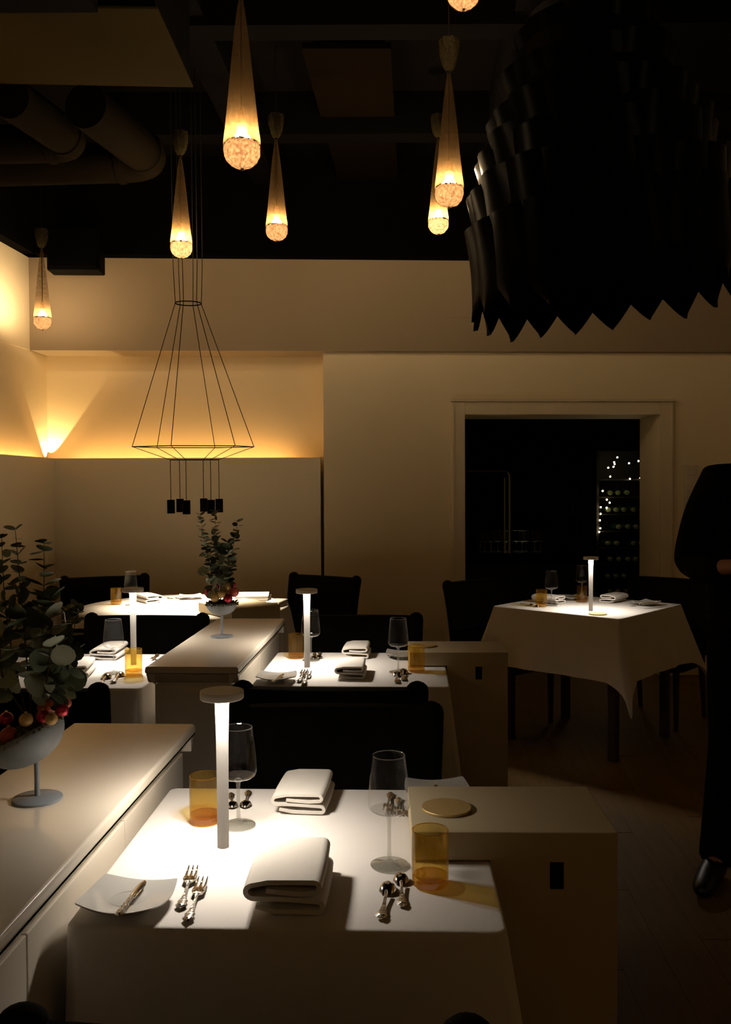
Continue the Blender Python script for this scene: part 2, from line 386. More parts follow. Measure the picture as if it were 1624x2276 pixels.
duct([PD(190, 235, 4.25), PD(345, 360, 5.0), PD(-200, 375, 5.0)], 0.105, 'wide brown ceiling duct turning left, lower of two')
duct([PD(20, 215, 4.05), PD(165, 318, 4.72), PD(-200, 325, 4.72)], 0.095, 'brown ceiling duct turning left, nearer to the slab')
# door surround
dt = []
sl = wall_st(1003, 1000, -.02)[0]; sr = wall_st(1497, 1000, -.02)[0]; zt = wall_st(1250, 893, -.02)[1]
dr = struct('door_1', G().box(sl, so0, -0.022, 0, 0, zt, WX).box(so1, sr, -0.022, 0, 0, zt, WX).box(so0, so1, -0.022, 0, zo1, zt, WX), M['door_trim'], 'cream moulded frame around the bar doorway', smooth=False, bevel=0.003)
obj('cornice', G().box(sl - .01, sr + .01, -0.05, 0, zt, zt + 0.016, WX), M['door_trim'], dr, smooth=False, bevel=0.004)
obj('bead', G().box(sl + .012, sl + .02, -0.03, -0.02, 0, zt - .01, WX), M['door_trim'], dr, smooth=False)
obj('bead', G().box(sr - .02, sr - .012, -0.03, -0.02, 0, zt - .01, WX), M['door_trim'], dr, smooth=False)
# access hatch on the bulkhead
a = wall_st(987, 618, BH); b = wall_st(1062, 706, BH)
obj('access_hatch', G().box(a[0], b[0], BH - .006, BH, b[1], a[1], WX), M['bulkhead'], bulk, smooth=False, bevel=.002)
# switch plate
a = wall_st(1519, 1034, 0); b = wall_st(1548, 1135, 0)
sw = thing('switch_plate', 'ivory column of light switches beside the doorway', 'light switch', WX @ Vector(((a[0] + b[0]) / 2, 0, b[1])), WA)
hw, hh = (b[0] - a[0]) / 2, a[1] - b[1]
obj('plate', G().box(-hw, hw, -.012, 0, 0, hh), M['plastic'], sw, smooth=False, bevel=.003)
for k in range(4):
    obj('rocker', G().box(-hw * .65, hw * .65, -.018, -.012, hh * (k + .12) / 4, hh * (k + .88) / 4), M['plastic'], sw, smooth=False, bevel=.002)
# black box under the ceiling, left
a = PD(104, 555, 6.15); b = PD(221, 601, 6.15)
sp = thing('ceiling_speaker', 'black box speaker fixed under the ceiling in left corner', 'speaker', ((a.x + b.x) / 2, 6.2, b.z), math.radians(3))
obj('cabinet', G().box(-(b.x - a.x) / 2, (b.x - a.x) / 2, -.06, .10, 0, .30), M['black_metal'], sp, smooth=False, bevel=.01)
obj('grille', G().box(-(b.x - a.x) / 2 + .02, (b.x - a.x) / 2 - .02, -.066, -.06, .02, .28), M['black_metal'], sp, smooth=False, bevel=.003)

# ================================================================== bar room behind the doorway
struct('wall_bar_back', G().box(-0.6, 4.2, 9.3, 9.45, 0, Z_CEIL), M['bar_wall'], 'black back wall of the bar room', smooth=False)
BD = 8.6
def BZ(py, px=1200, d=BD): return PD(px, py, d).z
def BX(px, d=BD): return PD(px, 1150, d).x
shelf = thing('back_bar', 'black bar cabinet with glass shelves seen through the doorway', 'bar cabinet', (BX(1200), BD, 0))
ox = BX(1200)
obj('lower_cabinet', G().box(BX(1030) - ox, BX(1304) - ox, 0, .5, 0, BZ(1252)), M['bar_dark'], shelf, smooth=False, bevel=.004)
obj('worktop', G().box(BX(1030) - ox, BX(1305) - ox, -.03, .5, BZ(1236), BZ(1229)), M['leafmetal'], shelf, smooth=False, bevel=.004)
obj('shelf_board', G().box(BX(1105) - ox, BX(1306) - ox, .15, .5, BZ(1152), BZ(1146)), M['leafmetal'], shelf, smooth=False, bevel=.004)
obj('upright', G().box(BX(1301) - ox, BX(1305) - ox, .1, .5, 0, BZ(1030)), M['bar_dark'], shelf, smooth=False)
obj('upright', G().box(BX(1040) - ox, BX(1045) - ox, .1, .5, 0, BZ(1030)), M['bar_dark'], shelf, smooth=False)
bot = obj('bottle', G().lathe([(0, 0), (.035, 0), (.037, .01), (.037, .16), (.012, .21), (.012, .25), (0, .25)], 16), M['bottle'], loc=(BX(1288), BD + .3, BZ(1146) + .001), rot=(0, 0, 0))
bot.scale = (.55, .55, .55); tag(bot, 'dark bottle standing alone on the bar shelf', 'bottle')
bs = thing('bar_downlight', 'small downlight under the bar shelf above the glasses', 'downlight', (BX(1150), BD + .12, BZ(1150)))
obj('housing', G().lathe([(0, 0), (.02, 0), (.02, -.02), (.016, -.02), (.016, -.008), (0, -.008)], 16), M['black_metal'], bs)
obj('lens', G().lathe([(0, -.009), (.015, -.009)], 16), emit('bar_lens', (1, .8, .5), 160.0), bs)
pipe = thing('chrome_rail', 'chrome bar rail with right angled bend', 'rail', (BX(1120), BD - .05, BZ(1228)))
zz = BZ(1047) - BZ(1228)
x0 = BX(1036) - BX(1120)
pts = [(x0, 0, zz), (-.02, 0, zz)] + [(.03 - .05 * math.cos(t), 0, zz - .05 + .05 * math.sin(t)) for t in ()] + [(.02, 0, zz - .01), (.04, 0, zz - .04), (.04, 0, 0)]
obj('tube', G().tube(pts, .014, 10), M['chrome'], pipe)
obj('tube', G().tube([(-.005, 0, zz - .06), (-.005, 0, 0)], .009, 10), M['chrome'], pipe)
obj('flange', G().lathe([(0, 0), (.03, 0), (.03, .006), (0, .006)], 16, Matrix.Translation((.04, 0, 0))), M['chrome'], pipe)
def wine_glass_mesh():
    bowl = G().lathe([(.0330, .0992), (.0350, .1025), (.0368, .108), (.0365, .118), (.0345, .145), (.031, .172), (.0282, .194)], 40)
    rim = G().lathe([(.0279, .1938), (.0283, .1947), (.0287, .1938), (.0283, .193)], 40)
    stem = G().lathe([(.030, .001), (.033, .0016), (.033, .0026), (.018, .0035), (.007, .006), (.0042, .013), (.0034, .03), (.0033, .07), (.0042, .084), (.008, .0905), (.004, .0935), (0, .0940)], 28)
    foot = G().lathe([(0, .0005), (.033, .0005), (.0332, .0016), (.031, .0028), (.014, .0042), (.006, .008), (.0045, .012)], 40)
    bott = G().lathe([(.0035, .090), (.012, .0915), (.028, .0955), (.0330, .0992)], 40)
    return [('bowl', bowl.mesh('bowl', M['glass'])), ('rim', rim.mesh('rim', M['glass_solid'])), ('stem', stem.mesh('stem', M['glass_solid'])), ('foot', foot.mesh('foot', M['glass_solid'])), ('bowl_bottom', bott.mesh('bowl_bottom', M['glass_solid']))]
WG = wine_glass_mesh()
def wine_glass(loc, label, group=None, s=1.0):
    t = thing('wine_glass', label, 'wine glass', loc, random.random() * 6, group); t.scale = (s, s, s)
    bw = obj(*WG[0], None, t); obj(*WG[1], None, bw); obj(*WG[4], None, bw); sm = obj(*WG[2], None, t); obj(*WG[3], None, sm)
    return t
for k, px in enumerate((1067, 1079, 1091, 1108, 1124, 1149, 1160, 1170, 1188, 1203)):
    wine_glass((BX(px, BD + .1), BD + .1 + .05 * (k % 2), BZ(1228) + .001), '%s empty stemmed glass from left in the row on the bar' % ('first', 'second', 'third', 'fourth', 'fifth', 'sixth', 'seventh', 'eighth', 'ninth', 'tenth')[k], 'stemmed glasses on the bar worktop', 1.05)
# wine rack
rk = thing('wine_rack', 'dark tall wine rack filled with bottles beside the bar', 'wine rack', (BX(1390, 8.3), 8.3, 0))
rx0, rx1 = BX(1328, 8.3) - BX(1390, 8.3), BX(1445, 8.3) - BX(1390, 8.3)
for x in (rx0, rx1): obj('side', G().box(x - .012, x + .012, 0, .35, 0, BZ(1000, d=8.3)), M['bar_dark'], rk, smooth=False)
obj('back_panel', G().box(rx0, rx1, .345, .36, 0, BZ(1000, d=8.3)), M['bar_dark'], rk, smooth=False)
rows = [1345, 1312, 1278, 1240, 1205, 1168, 1130, 1092, 1053]
for r in rows: obj('shelf', G().box(rx0, rx1, .02, .35, BZ(r + 13, d=8.3) - .012, BZ(r + 13, d=8.3)), M['bar_dark'], rk, smooth=False)
bm = G().lathe([(0, .0), (.034, 0), (.036, .004), (.036, .20), (.014, .25), (.0135, .30), (0, .30)], 14, Matrix.Rotation(PI / 2, 4, 'X')).mesh('bottle_body', M['bottle'])
fm = G().lathe([(0.010, 0), (.022, 0), (.022, .05), (.012, .054), (0.0, .052), ], 12, Matrix.Rotation(PI / 2, 4, 'X')).mesh('foil', M['foil'])
ORD = ('first', 'second', 'third', 'fourth', 'fifth', 'sixth', 'seventh', 'eighth', 'ninth', 'tenth')
for ri, r in enumerate(rows[:-1]):
    for ci in range(5):
        if random.random() < .12: continue
        t = thing('wine_bottle', 'wine bottle lying in rack, %s from left, %s shelf from below' % (ORD[ci], ORD[ri]), 'bottle', (BX(1352 + ci * 19 + (ri % 2) * 6 + random.uniform(-2, 2), 8.3), 8.3 + .33, BZ(r + 13, d=8.3) + .037), 0, 'bottles in the wine rack')
        obj('bottle_body', bm, None, t); obj('foil', fm, None, t, loc=(0, -.26, 0))
# fairy lights
fz = [(1240, 412), (1215, 450), (1218, 464), (1210, 485), (1168, 492), (1185, 562), (1125, 675), (1157, 743), (1180, 767), (1155, 806), (1110, 802), (1108, 855), (1104, 905), (1106, 967), (1098, 996)]
fz2 = [(1332, 458), (1338, 580), (1420, 573), (1440, 621), (1405, 440)]
def fairy(lst, label):
    pts = [PD(1020 + a / 3.53, 900 + b / 3.53, 8.288) for a, b in lst]
    t = thing('fairy_lights', label, 'string lights', pts[-1])
    path = []
    for a, b in zip(pts, pts[1:]):
        for k in range(4): path.append(a + (b - a) * k / 4 + Vector((0, .004, -.012 * math.sin(PI * k / 4))) - pts[-1])
    path.append(Vector((0, 0, 0)))
    obj('cable', G().tube(path, .002, 5), M['wire'], t)
    bl = G().sphere((0, -.004, 0), .0075, 6, 4).mesh('bulb', M['fairy'])
    for p in pts: obj('bulb', bl, None, t, loc=p - pts[-1])
fairy(fz, 'string of warm fairy lights down the wine rack edge')
fairy(fz2, 'short string of fairy lights at the rack top right')

# ================================================================== dividers
def divider(y0, y1, xr, yref, label):
    """low wall, right top edge passes (xr, yref)"""
    t = thing('divider_wall', label, 'divider', (xr, yref, 0), V_ANG)
    a, b = y0 - yref, y1 - yref; w = 0.306; zt = 0.84
    obj('body', G().box(-w + .032, -.032, a + .032, b - .032, 0, zt - .045), M['lacquer'], t, smooth=False)
    obj('top', G().prism([(-w, zt - .018), (-w + .002, zt - .004), (-w + .006, zt), (-.006, zt), (-.002, zt - .004), (0, zt - .018), (-.003, zt - .022), (-w + .003, zt - .022)], a, b, 'y'), M['lacquer'], t, smooth=False, bevel=.003)
    prof = [(0, zt - .022), (.006, zt - .022), (.008, zt - .030), (.014, zt - .036), (.019, zt - .046), (.025, zt - .052), (.033, zt - .058), (.033, zt - .022)]
    obj('moulding', G().prism([(-p[0], p[1]) for p in prof], a + .004, b - .004, 'y'), M['lacquer'], t, angle=60)
    obj('moulding', G().prism([(-w + p[0], p[1]) for p in prof], a + .004, b - .004, 'y'), M['lacquer'], t, angle=60)
    obj('moulding', G().prism([(a + p[0], p[1]) for p in prof], -w + .004, -.004, 'x'), M['lacquer'], t, angle=60)
    obj('moulding', G().prism([(b - p[0], p[1]) for p in prof], -w + .004, -.004, 'x'), M['lacquer'], t, angle=60)
    n = max(2, round((b - a) / .45)); L = (b - a - .064) / n
    for k in range(n):
        for x0, x1 in ((-.032, -.024), (-w + .024, -w + .032)):
            obj('panel', G().box(x0, x1, a + .032 + k * L + .0015, a + .032 + (k + 1) * L - .0015, .10, zt - .062), M['lacquer'], t, smooth=False, bevel=.0015)
    obj('panel', G().box(-w + .045, -.045, a + .024, a + .032, .10, zt - .08), M['lacquer'], t, smooth=False, bevel=.0015)
    obj('panel', G().box(-w + .045, -.045, b - .032, b - .024, .10, zt - .08), M['lacquer'], t, smooth=False, bevel=.0015)
    obj('plinth', G().box(-w + .020, -.020, a + .020, b - .020, 0, .098), M['lacquer'], t, smooth=False, bevel=.003)
    return t
divider(0.35, 2.175, -.415, 2.175, 'cream lacquered divider beside the nearest table')
divider(2.87, 3.95, -.409, 2.87, 'cream lacquered divider between the two middle tables')

# ================================================================== tables and cloths
def table(label, cx, cy, w, d, rz):
    t = thing('dining_table', label, 'table', (cx, cy, 0), rz)
    obj('tabletop', G().box(-w / 2, w / 2, -d / 2, d / 2, .715, .744), M['wood'], t, smooth=False, bevel=.004)
    for sx in (-1, 1):
        for sy in (-1, 1):
            x, y = sx * (w / 2 - .06), sy * (d / 2 - .06)
            obj('leg', G().prism([(x - .022, y - .022), (x + .022, y - .022), (x + .022, y + .022), (x - .022, y + .022)], 0, .715), M['wood'], t, smooth=False, bevel=.003)
    for sy in (-1, 1): obj('apron', G().box(-w / 2 + .06, w / 2 - .06, sy * (d / 2 - .06) - .01, sy * (d / 2 - .06) + .01, .64, .715), M['wood'], t, smooth=False)
    return t
def cloth(label, cx, cy, w, d, rz, drop, flare=.03, squeeze=(1, 1, 1, 1), cflare=.10, cdrop=1.36, seed=1):
    """squeeze: flare factor for sides  -y, +x, +y, -x"""
    rnd = random.Random(seed); hw, hd = w / 2, d / 2; R = .013
    per = []                                         # (x, y, nx, ny, cornerness, side)
    N = 26; C = 7
    cs = [(hw, -hd), (hw, hd), (-hw, hd), (-hw, -hd)]
    for k in range(4):
        a = Vector(cs[k - 1]); b = Vector(cs[k]); e = (b - a).normalized(); nn = Vector((e.y, -e.x))
        L = (b - a).length
        for i in range(N + 1):
            u = R / L + (1 - 2 * R / L) * i / N; p = a + (b - a) * u
            dist = min(u, 1 - u) * L; per.append((p.x, p.y, nn.x, nn.y, max(0, 1 - dist / .17) ** 1.6 * .55, k))
        e2 = (Vector(cs[(k + 1) % 4]) - b).normalized(); n2 = Vector((e2.y, -e2.x)); c = b - e * R + e2 * R
        for i in range(1, C):
            t = i / C; q = (nn * math.cos(t * PI / 2) + n2 * math.sin(t * PI / 2))
            per.append((c.x + q.x * R, c.y + q.y * R, q.x, q.y, .55 + .45 * math.sin(PI * t), k + .5))
    n = len(per); K = 12; v = []; f = []
    sqz = list(squeeze)
    def sq(s):
        if s == int(s): return sqz[int(s)]
        return min(sqz[int(s)], sqz[(int(s) + 1) % 4])
    ph = rnd.random() * 6
    # top inner rings
    rings = [0.0, .5, .85, .97]
    for r in rings[1:]:
        for p in per: v.append((p[0] * r, p[1] * r, 0))
    rr = .007
    for t in (0, 30, 60, 90):
        for p in per:
            a = math.radians(t); v.append((p[0] + p[2] * rr * math.sin(a), p[1] + p[3] * rr * math.sin(a), -rr * (1 - math.cos(a))))
    for k in range(1, K + 1):
        for i, p in enumerate(per):
            c = p[4]; u = k / K; L = drop * (1 + (cdrop - 1) * (max(0, c - .35) / .65) ** 2.6)
            wav = .006 * math.sin(i * .55 + ph) + .004 * math.sin(i * 1.27 + ph * 2)
            if p[5] != int(p[5]):
                sgx, sgy = math.copysign(.7071, p[0]), math.copysign(.7071, p[1]); bl = .85 * u; p = (p[0], p[1], p[2] * (1 - bl) + sgx * bl, p[3] * (1 - bl) + sgy * bl, c, p[5])
            fl = (flare * u + cflare * c ** 1.7 * u ** 1.1 + wav * u) * sq(p[5]) + rr
            v.append((p[0] + p[2] * fl, p[1] + p[3] * fl, -rr - L * u))
    nr = len(v) // n
    for k in range(nr - 1):
        for i in range(n):
            j = (i + 1) % n; f.append((k * n + i, k * n + j, (k + 1) * n + j, (k + 1) * n + i))
    c0 = len(v); v.append((0, 0, 0))
    for i in range(n): f.append((c0, (i + 1) % n, i))
    f = [q[::-1] for q in f]
    g = G().add(v, f)
    o = obj('tablecloth', g, M['cloth'], loc=(cx, cy, .75), rot=(0, 0, rz), angle=60, subsurf=1)
    return tag(o, label, 'tablecloth')
T1 = (-.113, 1.649, .656, .622); T2 = (-.040, 3.30, .655, .61); T3 = (-1.065, 3.30, .655, .61); T4 = (1.245, 5.04, .74, .76)
table('dark wooden table under the nearest white cloth', T1[0], T1[1], T1[2] - .01, T1[3] - .01, math.radians(-2.2))
table('dark wooden table under the middle right white cloth', T2[0], T2[1], T2[2] - .01, T2[3] - .01, V_ANG)
table('dark wooden table under the cloth left of the divider', T3[0], T3[1], T3[2] - .01, T3[3] - .01, V_ANG)
A4 = math.radians(47.5)
table('dark wooden table before the bar doorway', T4[0], T4[1], T4[2] - .01, T4[3] - .01, A4)
cloth('white linen cloth on the nearest table, hanging in folds', *T1, math.radians(-2.2), .30, squeeze=(1, .75, .5, .12), seed=3)
cloth('white linen cloth on the middle table right of the divider', *T2, V_ANG, .30, squeeze=(1, .6, .6, .12), seed=4)
cloth('white linen cloth on the table left of the divider', *T3, V_ANG, .30, squeeze=(.8, .12, .6, 1), seed=5)
cloth('white linen cloth on the square table before the doorway', *T4, A4, .31, flare=.05, cflare=.13, cdrop=1.5, seed=6)
# round table
RC = (-1.03, 5.09); RR = .585
t = thing('round_table', 'dark round table under the wire chandelier', 'table', (*RC, 0))
obj('tabletop', G().lathe([(0, .715), (RR - .01, .715), (RR - .01, .744), (0, .744)], 48), M['wood'], t)
obj('column', G().lathe([(.05, .03), (.04, .1), (.035, .6), (.06, .715)], 20), M['wood'], t)
obj('base', G().lathe([(0, 0), (.25, 0), (.25, .02), (.06, .04), (0, .04)], 32), M['wood'], t)
g = G(); n = 120; prof = [(.3, 0), (.8, 0), (.97, 0), (1.0, -.002), (1.008, -.008)]
prof += [(1.012 + .05 * k / 10, -.008 - .30 * k / 10) for k in range(1, 11)]
g.lathe([(0, 0)] + [(r * RR, z) for r, z in prof], n, wave=lambda a, k: 1 + (max(0, k - 4) / 10) * (.035 * math.sin(a * 13) + .02 * math.sin(a * 7 + 1)))
tag(obj('tablecloth', g, M['cloth'], loc=(*RC, .75), angle=60), 'white cloth on the round table, brightly lit', 'tablecloth')

# ================================================================== service boxes
def service_box(label, loc, rz, slot=True, w=.362, d=.245, over=.138):
    t = thing('service_box', label, 'cabinet', loc, rz)
    zt, zb = .804, .7535
    obj('body', G().prism([(0, zt), (0, zb), (over, zb), (over, 0), (w, 0), (w, zt)][::-1], 0, d, 'y'), M['box'], t, smooth=False, bevel=.002)
    if slot:
        obj('slot_shade_block', G().box(.243, .267, -.0015, .02, .704, .751), M['slot'], t, smooth=False)  # black block stands in for the shaded inside of the hole
    return t
service_box('cream box cabinet with dark slot overlapping the nearest table', (.0785, 1.572, 0), -.02)
service_box('cream box cabinet with dark slot overlapping the middle table', (.160, 3.31, 0), -.02)
rb = math.radians(-52)
nc = P(515, 1354, .804); 
X = Matrix.Rotation(rb, 4, 'Z')
service_box('cream box cabinet resting over the rim of the round table', Vector((nc.x, nc.y, 0)) - X @ Vector((.362, 0, 0)), rb, False, .362, .29, .25)

# ================================================================== chairs
def make_chair(label, loc, rz, group):
    """faces local -y (sitter looks to -y); backrest at local y = 0"""
    t = thing('dining_chair', label, 'chair', loc, rz, group)
    def back(u, v):
        a = 2 * PI * u
        # superellipse cross section in (x, y), v up
        z = .40 + .44 * v; hw = .235 + .02 * v; th = .036
        ca, sa = math.cos(a), math.sin(a); e = .35
        x = hw * math.copysign(abs(ca) ** e, ca); y = th * math.copysign(abs(sa) ** .6, sa)
        y += .05 * v * v - .03 * (x / hw) ** 2
        if v > .96: x *= .985; y = y * .7 + .3 * (.05 * v * v)
        return (x, y, z)
    g = G().grid(back, 40, 14, close_u=True)
    nb = 40; g.f.append(tuple(range(14 * nb, 15 * nb))); g.mi.append(0); g.f.append(tuple(range(nb))[::-1]); g.mi.append(0)
    obj('backrest', g, M['fabric'], t, angle=60)
    for s in (-1, 1):
        pts = []; rad = []
        for k in range(9):
            v = k / 8; z = .40 + .428 * v; pts.append((s * (.232 + .02 * v), .05 * v * v - .032, z)); rad.append(.033)
        pts += [(s * .252, .02, .842), (s * .252, .021, .852), (s * .252, .021, .858)]; rad += [.030, .021, .008]
        obj('wing', G().tube(pts, rad, 14), M['fabric'], t, angle=70)
    g = G()
    def seat(u, v):
        a = 2 * PI * u; ca, sa = math.cos(a), math.sin(a); r = 1 if .12 < v < .88 else .96
        return (.245 * r * math.copysign(abs(ca) ** .3, ca), -.215 + .215 * r * math.copysign(abs(sa) ** .3, sa), .34 + .105 * v)
    g.grid(seat, 40, 8, close_u=True); g.f.append(tuple(range(8 * 40, 9 * 40))); g.mi.append(0); g.f.append(tuple(range(40))[::-1]); g.mi.append(0)
    obj('seat', g, M['fabric'], t, angle=60)
    for sx in (-1, 1):
        for y, k in ((-.39, 0), (-.02, .05)):
            obj('leg', G().tube([(sx * .205, y, .345), (sx * .205, y + k, 0)], [.021, .014], 8), M['wood'], t)
    return t
grp = 'black upholstered dining chairs'
c0 = make_chair('black upholstered chair on far side of the nearest table', (-.085, 2.31, 0), V_ANG, grp)
def chair(label, x, y, rz): return copy_tree(c0, (x, y, 0), rz, label, grp)
chair('black upholstered chair on near side of the middle table, back to back', -.105, 2.595, PI + V_ANG)
chair('black upholstered chair beyond the middle table right of divider', -.03, 3.99, V_ANG)
chair('black chair on near side of the table left of divider', -1.02, 2.60, PI + V_ANG)
chair('black chair between the left table and the round table', -.985, 4.01, V_ANG)
chair('black chair at the left back of the round table', -1.70, 5.86, math.radians(20))
chair('black chair at the right back of the round table, turned', -.28, 5.82, math.radians(-34))
chair('black chair left of the doorway table', .695, 5.525, math.radians(40))
chair('black chair right of the doorway table, behind the waiter', 1.895, 5.59, math.radians(-42))
chair('black chair in the foreground with only its rolled ears showing', -.133, .955, PI + V_ANG).scale = (.945, .945, 1)

# ================================================================== table lamps
def make_lamp(label, loc, group):
    t = thing('table_lamp', label, 'lamp', loc, 0, group)
    cp = obj('cap', G().lathe([(.0380, .2872), (.0380, .2762), (.0388, .2755), (.040, .277), (.040, .289), (.0393, .290), (0, .290)], 48), M['lamp_white'], t)
    obj('led_ring', G().lathe([(.0370, .2868), (.0136, .2860)], 32), M['led'], cp)
    obj('stem', G().lathe([(0, 0), (.0107, 0), (.0108, .002), (.0108, .12), (.0115, .20), (.0132, .2864), (0, .2864)], 28), M['lamp_white'], t)
    return t
lg = 'white cordless table lamps'
l0 = make_lamp('white cordless lamp glowing on the nearest table', P(496, 1882), lg)
copy_tree(l0, P(682.5, 1483), 0, 'white cordless lamp glowing on the middle table right of divider', lg)
copy_tree(l0, P(297, 1477), 0, 'white cordless lamp behind an amber tumbler left of divider', lg)
copy_tree(l0, P(1312.5, 1358), 0, 'white cordless lamp on the table before the doorway', lg)

# ================================================================== tumblers and glasses
TM = [('wall', G().lathe([(.0302, .014), (.0306, .03), (.0304, .0925), (.0285, .0925), (.0287, .018)], 40).mesh('wall', M['amber'])),
      ('base', G().lathe([(0, .0005), (.027, .0005), (.0298, .003), (.0303, .014), (.0287, .018), (.020, .0150), (0, .0145)], 40).mesh('base', M['amber_base']))]
TM.append(('rim', G().lathe([(.0284, .0923), (.0294, .0932), (.0305, .0923), (.0294, .0915)], 40).mesh('rim', M['amber_base'])))
def tumbler(loc, label):
    t = thing('tumbler', label, 'tumbler', loc, 0, 'amber glass tumblers')
    for nm, me in TM: obj(nm, me, None, t)
    return t
Z = .7512
tumbler(P(956, 1966, Z), 'amber tumbler beside the spoons on the nearest table')
tumbler(P(456, 1826, Z), 'amber tumbler left of the lamp on the nearest table')
tumbler(P(925, 1492, Z), 'amber tumbler at right on the middle table')
tumbler(P(658, 1462, Z), 'amber tumbler left of the lamp on the middle table')
tumbler(P(297, 1500, Z), 'amber tumbler in front of the lamp left of divider')
tumbler(P(258, 1343, Z), 'amber tumbler on the left of the round table')
tumbler(P(1203, 1348, Z), 'amber tumbler at left on the doorway table')
tumbler(P(1293, 1338, Z), 'amber tumbler behind a wine glass on the doorway table')
wgg = 'stemmed wine glasses on the tables'
wine_glass(P(865, 1923, Z), 'clear wine glass right of the napkins on the nearest table', wgg)
wine_glass(P(530, 1835, Z), 'clear wine glass behind the lamp on the nearest table', wgg)
wine_glass(P(885, 1494, Z), 'clear wine glass at right on the middle table', wgg)
wine_glass(P(691, 1468, Z), 'clear wine glass behind the lamp on the middle table', wgg)
wine_glass(P(253, 1497, Z), 'clear wine glass beside the lamp left of divider', wgg)
wine_glass(P(127, 1473, Z), 'clear wine glass behind the eucalyptus leaves', wgg)
wine_glass(P(291, 1345, Z), 'clear wine glass on the round table', wgg)
wine_glass(P(1225, 1346, Z), 'clear wine glass in front of napkin on the doorway table', wgg)
wine_glass(P(1293, 1329, Z), 'clear wine glass in front of an amber tumbler at doorway', wgg)

# ================================================================== napkins
def napkin_mesh():
    cl = []
    def arc(cx, cz, r, a0, a1, n=8, sx=1.0):
        for k in range(n + 1):
            a = math.radians(a0 + (a1 - a0) * k / n); cl.append((cx + r * sx * math.cos(a), cz + r * math.sin(a)))
    # S fold: bottom layer, right bend, middle layer, left bend, top layer with soft bulge
    cl.append((-.035, .010)); cl.append((-.01, .0045)); cl.append((.02, .004))
    arc(.040, .0105, .0068, -90, 90)
    cl.append((.02, .0185)); cl.append((-.01, .020))
    arc(-.036, .0285, .0085, 270, 90, 9, 1.3)
    cl.append((-.02, .0405)); cl.append((.015, .041)); arc(.036, .0345, .0066, 90, -60, 7)
    cl.append((.020, .0265)); cl.append((-.008, .0285)); cl.append((-.022, .0300))
    th = .0030; Lp = []; Rp = []
    for i, p in enumerate(cl):
        a = Vector(cl[max(0, i - 1)]); b = Vector(cl[min(len(cl) - 1, i + 1)]); d = (b - a).normalized(); nn = Vector((-d.y, d.x))
        Lp.append(Vector(p) + nn * th); Rp.append(Vector(p) - nn * th)
    loop = Lp + Rp[::-1]; n = len(loop); v = []; f = []; K = 10
    for k in range(K + 1):
        u = k / K - .5; s = 1 + .03 * math.cos(u * PI)
        for p in loop: v.append((p.x * s, u * .165, max(.0012, p.y * (1 + .10 * (u + .5) * (.5 if p.y > .02 else 0)))))
    for k in range(K):
        for i in range(n):
            j = (i + 1) % n; f.append((k * n + i, (k + 1) * n + i, (k + 1) * n + j, k * n + j))
    m = len(cl)
    for e in (0, K):
        for i in range(m - 1):
            q = (e * n + i, e * n + i + 1, e * n + n - 2 - i, e * n + n - 1 - i); f.append(q if e == 0 else q[::-1])
    return G().add(v, f).mesh('napkin', M['napkin'], True, 50)
NM = napkin_mesh()
def napkin(p1, p2, label, flip=1, sc=(1, 1, 1)):
    """p1 near end centre pixel, p2 far end centre pixel"""
    a, b = P(*p1, .7515), P(*p2, .7515); d = b - a
    o = obj('folded_napkin', NM, None, loc=(a + b) / 2, rot=(0, 0, math.atan2(d.y, d.x) - PI / 2)); o.scale = (flip * sc[0], d.length / .165 if sc[1] == 0 else sc[1], sc[2])
    return tag(o, label, 'napkin', 'folded white napkins')
napkin((628, 2046), (662, 1925), 'folded white napkin nearest the camera', sc=(1.28, 1.0, 1.25))
napkin((658, 1820), (692, 1745), 'folded white napkin at the far side of the nearest table', sc=(1.12, .95, .95))
napkin((775, 1515), (785, 1484), 'folded white napkin on near side of the middle table', sc=(1.05, 1, 1))
napkin((788, 1466), (797, 1447), 'folded white napkin on far side of the middle table', sc=(1.05, .9, 1))
napkin((225, 1470), (262, 1447), 'folded white napkin behind the wine glass left of divider', sc=(1.1, 1, 1))
napkin((150, 1520), (190, 1478), 'folded white napkin beside the eucalyptus leaves', sc=(1.1, 1, 1))
napkin((352, 1342), (312, 1332), 'folded white napkin on the left of the round table', -1, sc=(1.1, 1, 1))
napkin((1252, 1343), (1186, 1336), 'folded white napkin at left on the doorway table', sc=(1, 1, 1))
napkin((1335, 1343), (1392, 1331), 'folded white napkin at right on the doorway table', -1, sc=(1, 1, 1))

# ================================================================== plates and cutlery
def plate_mesh():
    def fn(u, v):
        x, y = 2 * u - 1, 2 * v - 1
        sx, sy = x * math.sqrt(1 - y * y * .20), y * math.sqrt(1 - x * x * .20); r2 = sx * sx + sy * sy
        r = math.sqrt(r2)
        z = .009 + .007 * max(0, r - .42) ** 1.5 + .004 * (sx * sx * sy * sy) * 2 + .002 * sx * sx
        k = .0695 * (1 - .04 * math.cos(4 * math.atan2(sy, sx)) * 0)
        return (sx * k, sy * k * .86, z + .006)
    g = G().grid(fn, 24, 24); o = len(g.v)
    v2 = [(p[0] * .985, p[1] * .985, p[2] - .0035) for p in g.v]; f2 = [f[::-1] for f in g.f]
    g.add(v2, f2); m = 25
    edge = [i for i in range(m)] + [j * m + m - 1 for j in range(1, m)] + [(m - 1) * m + i for i in range(m - 2, -1, -1)] + [j * m for j in range(m - 2, 0, -1)]
    for a, b in zip(edge, edge[1:] + edge[:1]): g.f.append((a, a + o, b + o, b)); g.mi.append(0)
    return g.mesh('dish', M['porcelain'], True, 70)
PM = plate_mesh(); PF = G().lathe([(.024, 0), (.028, 0), (.030, .0155), (.022, .0155)], 32).mesh('foot_ring', M['porcelain'])
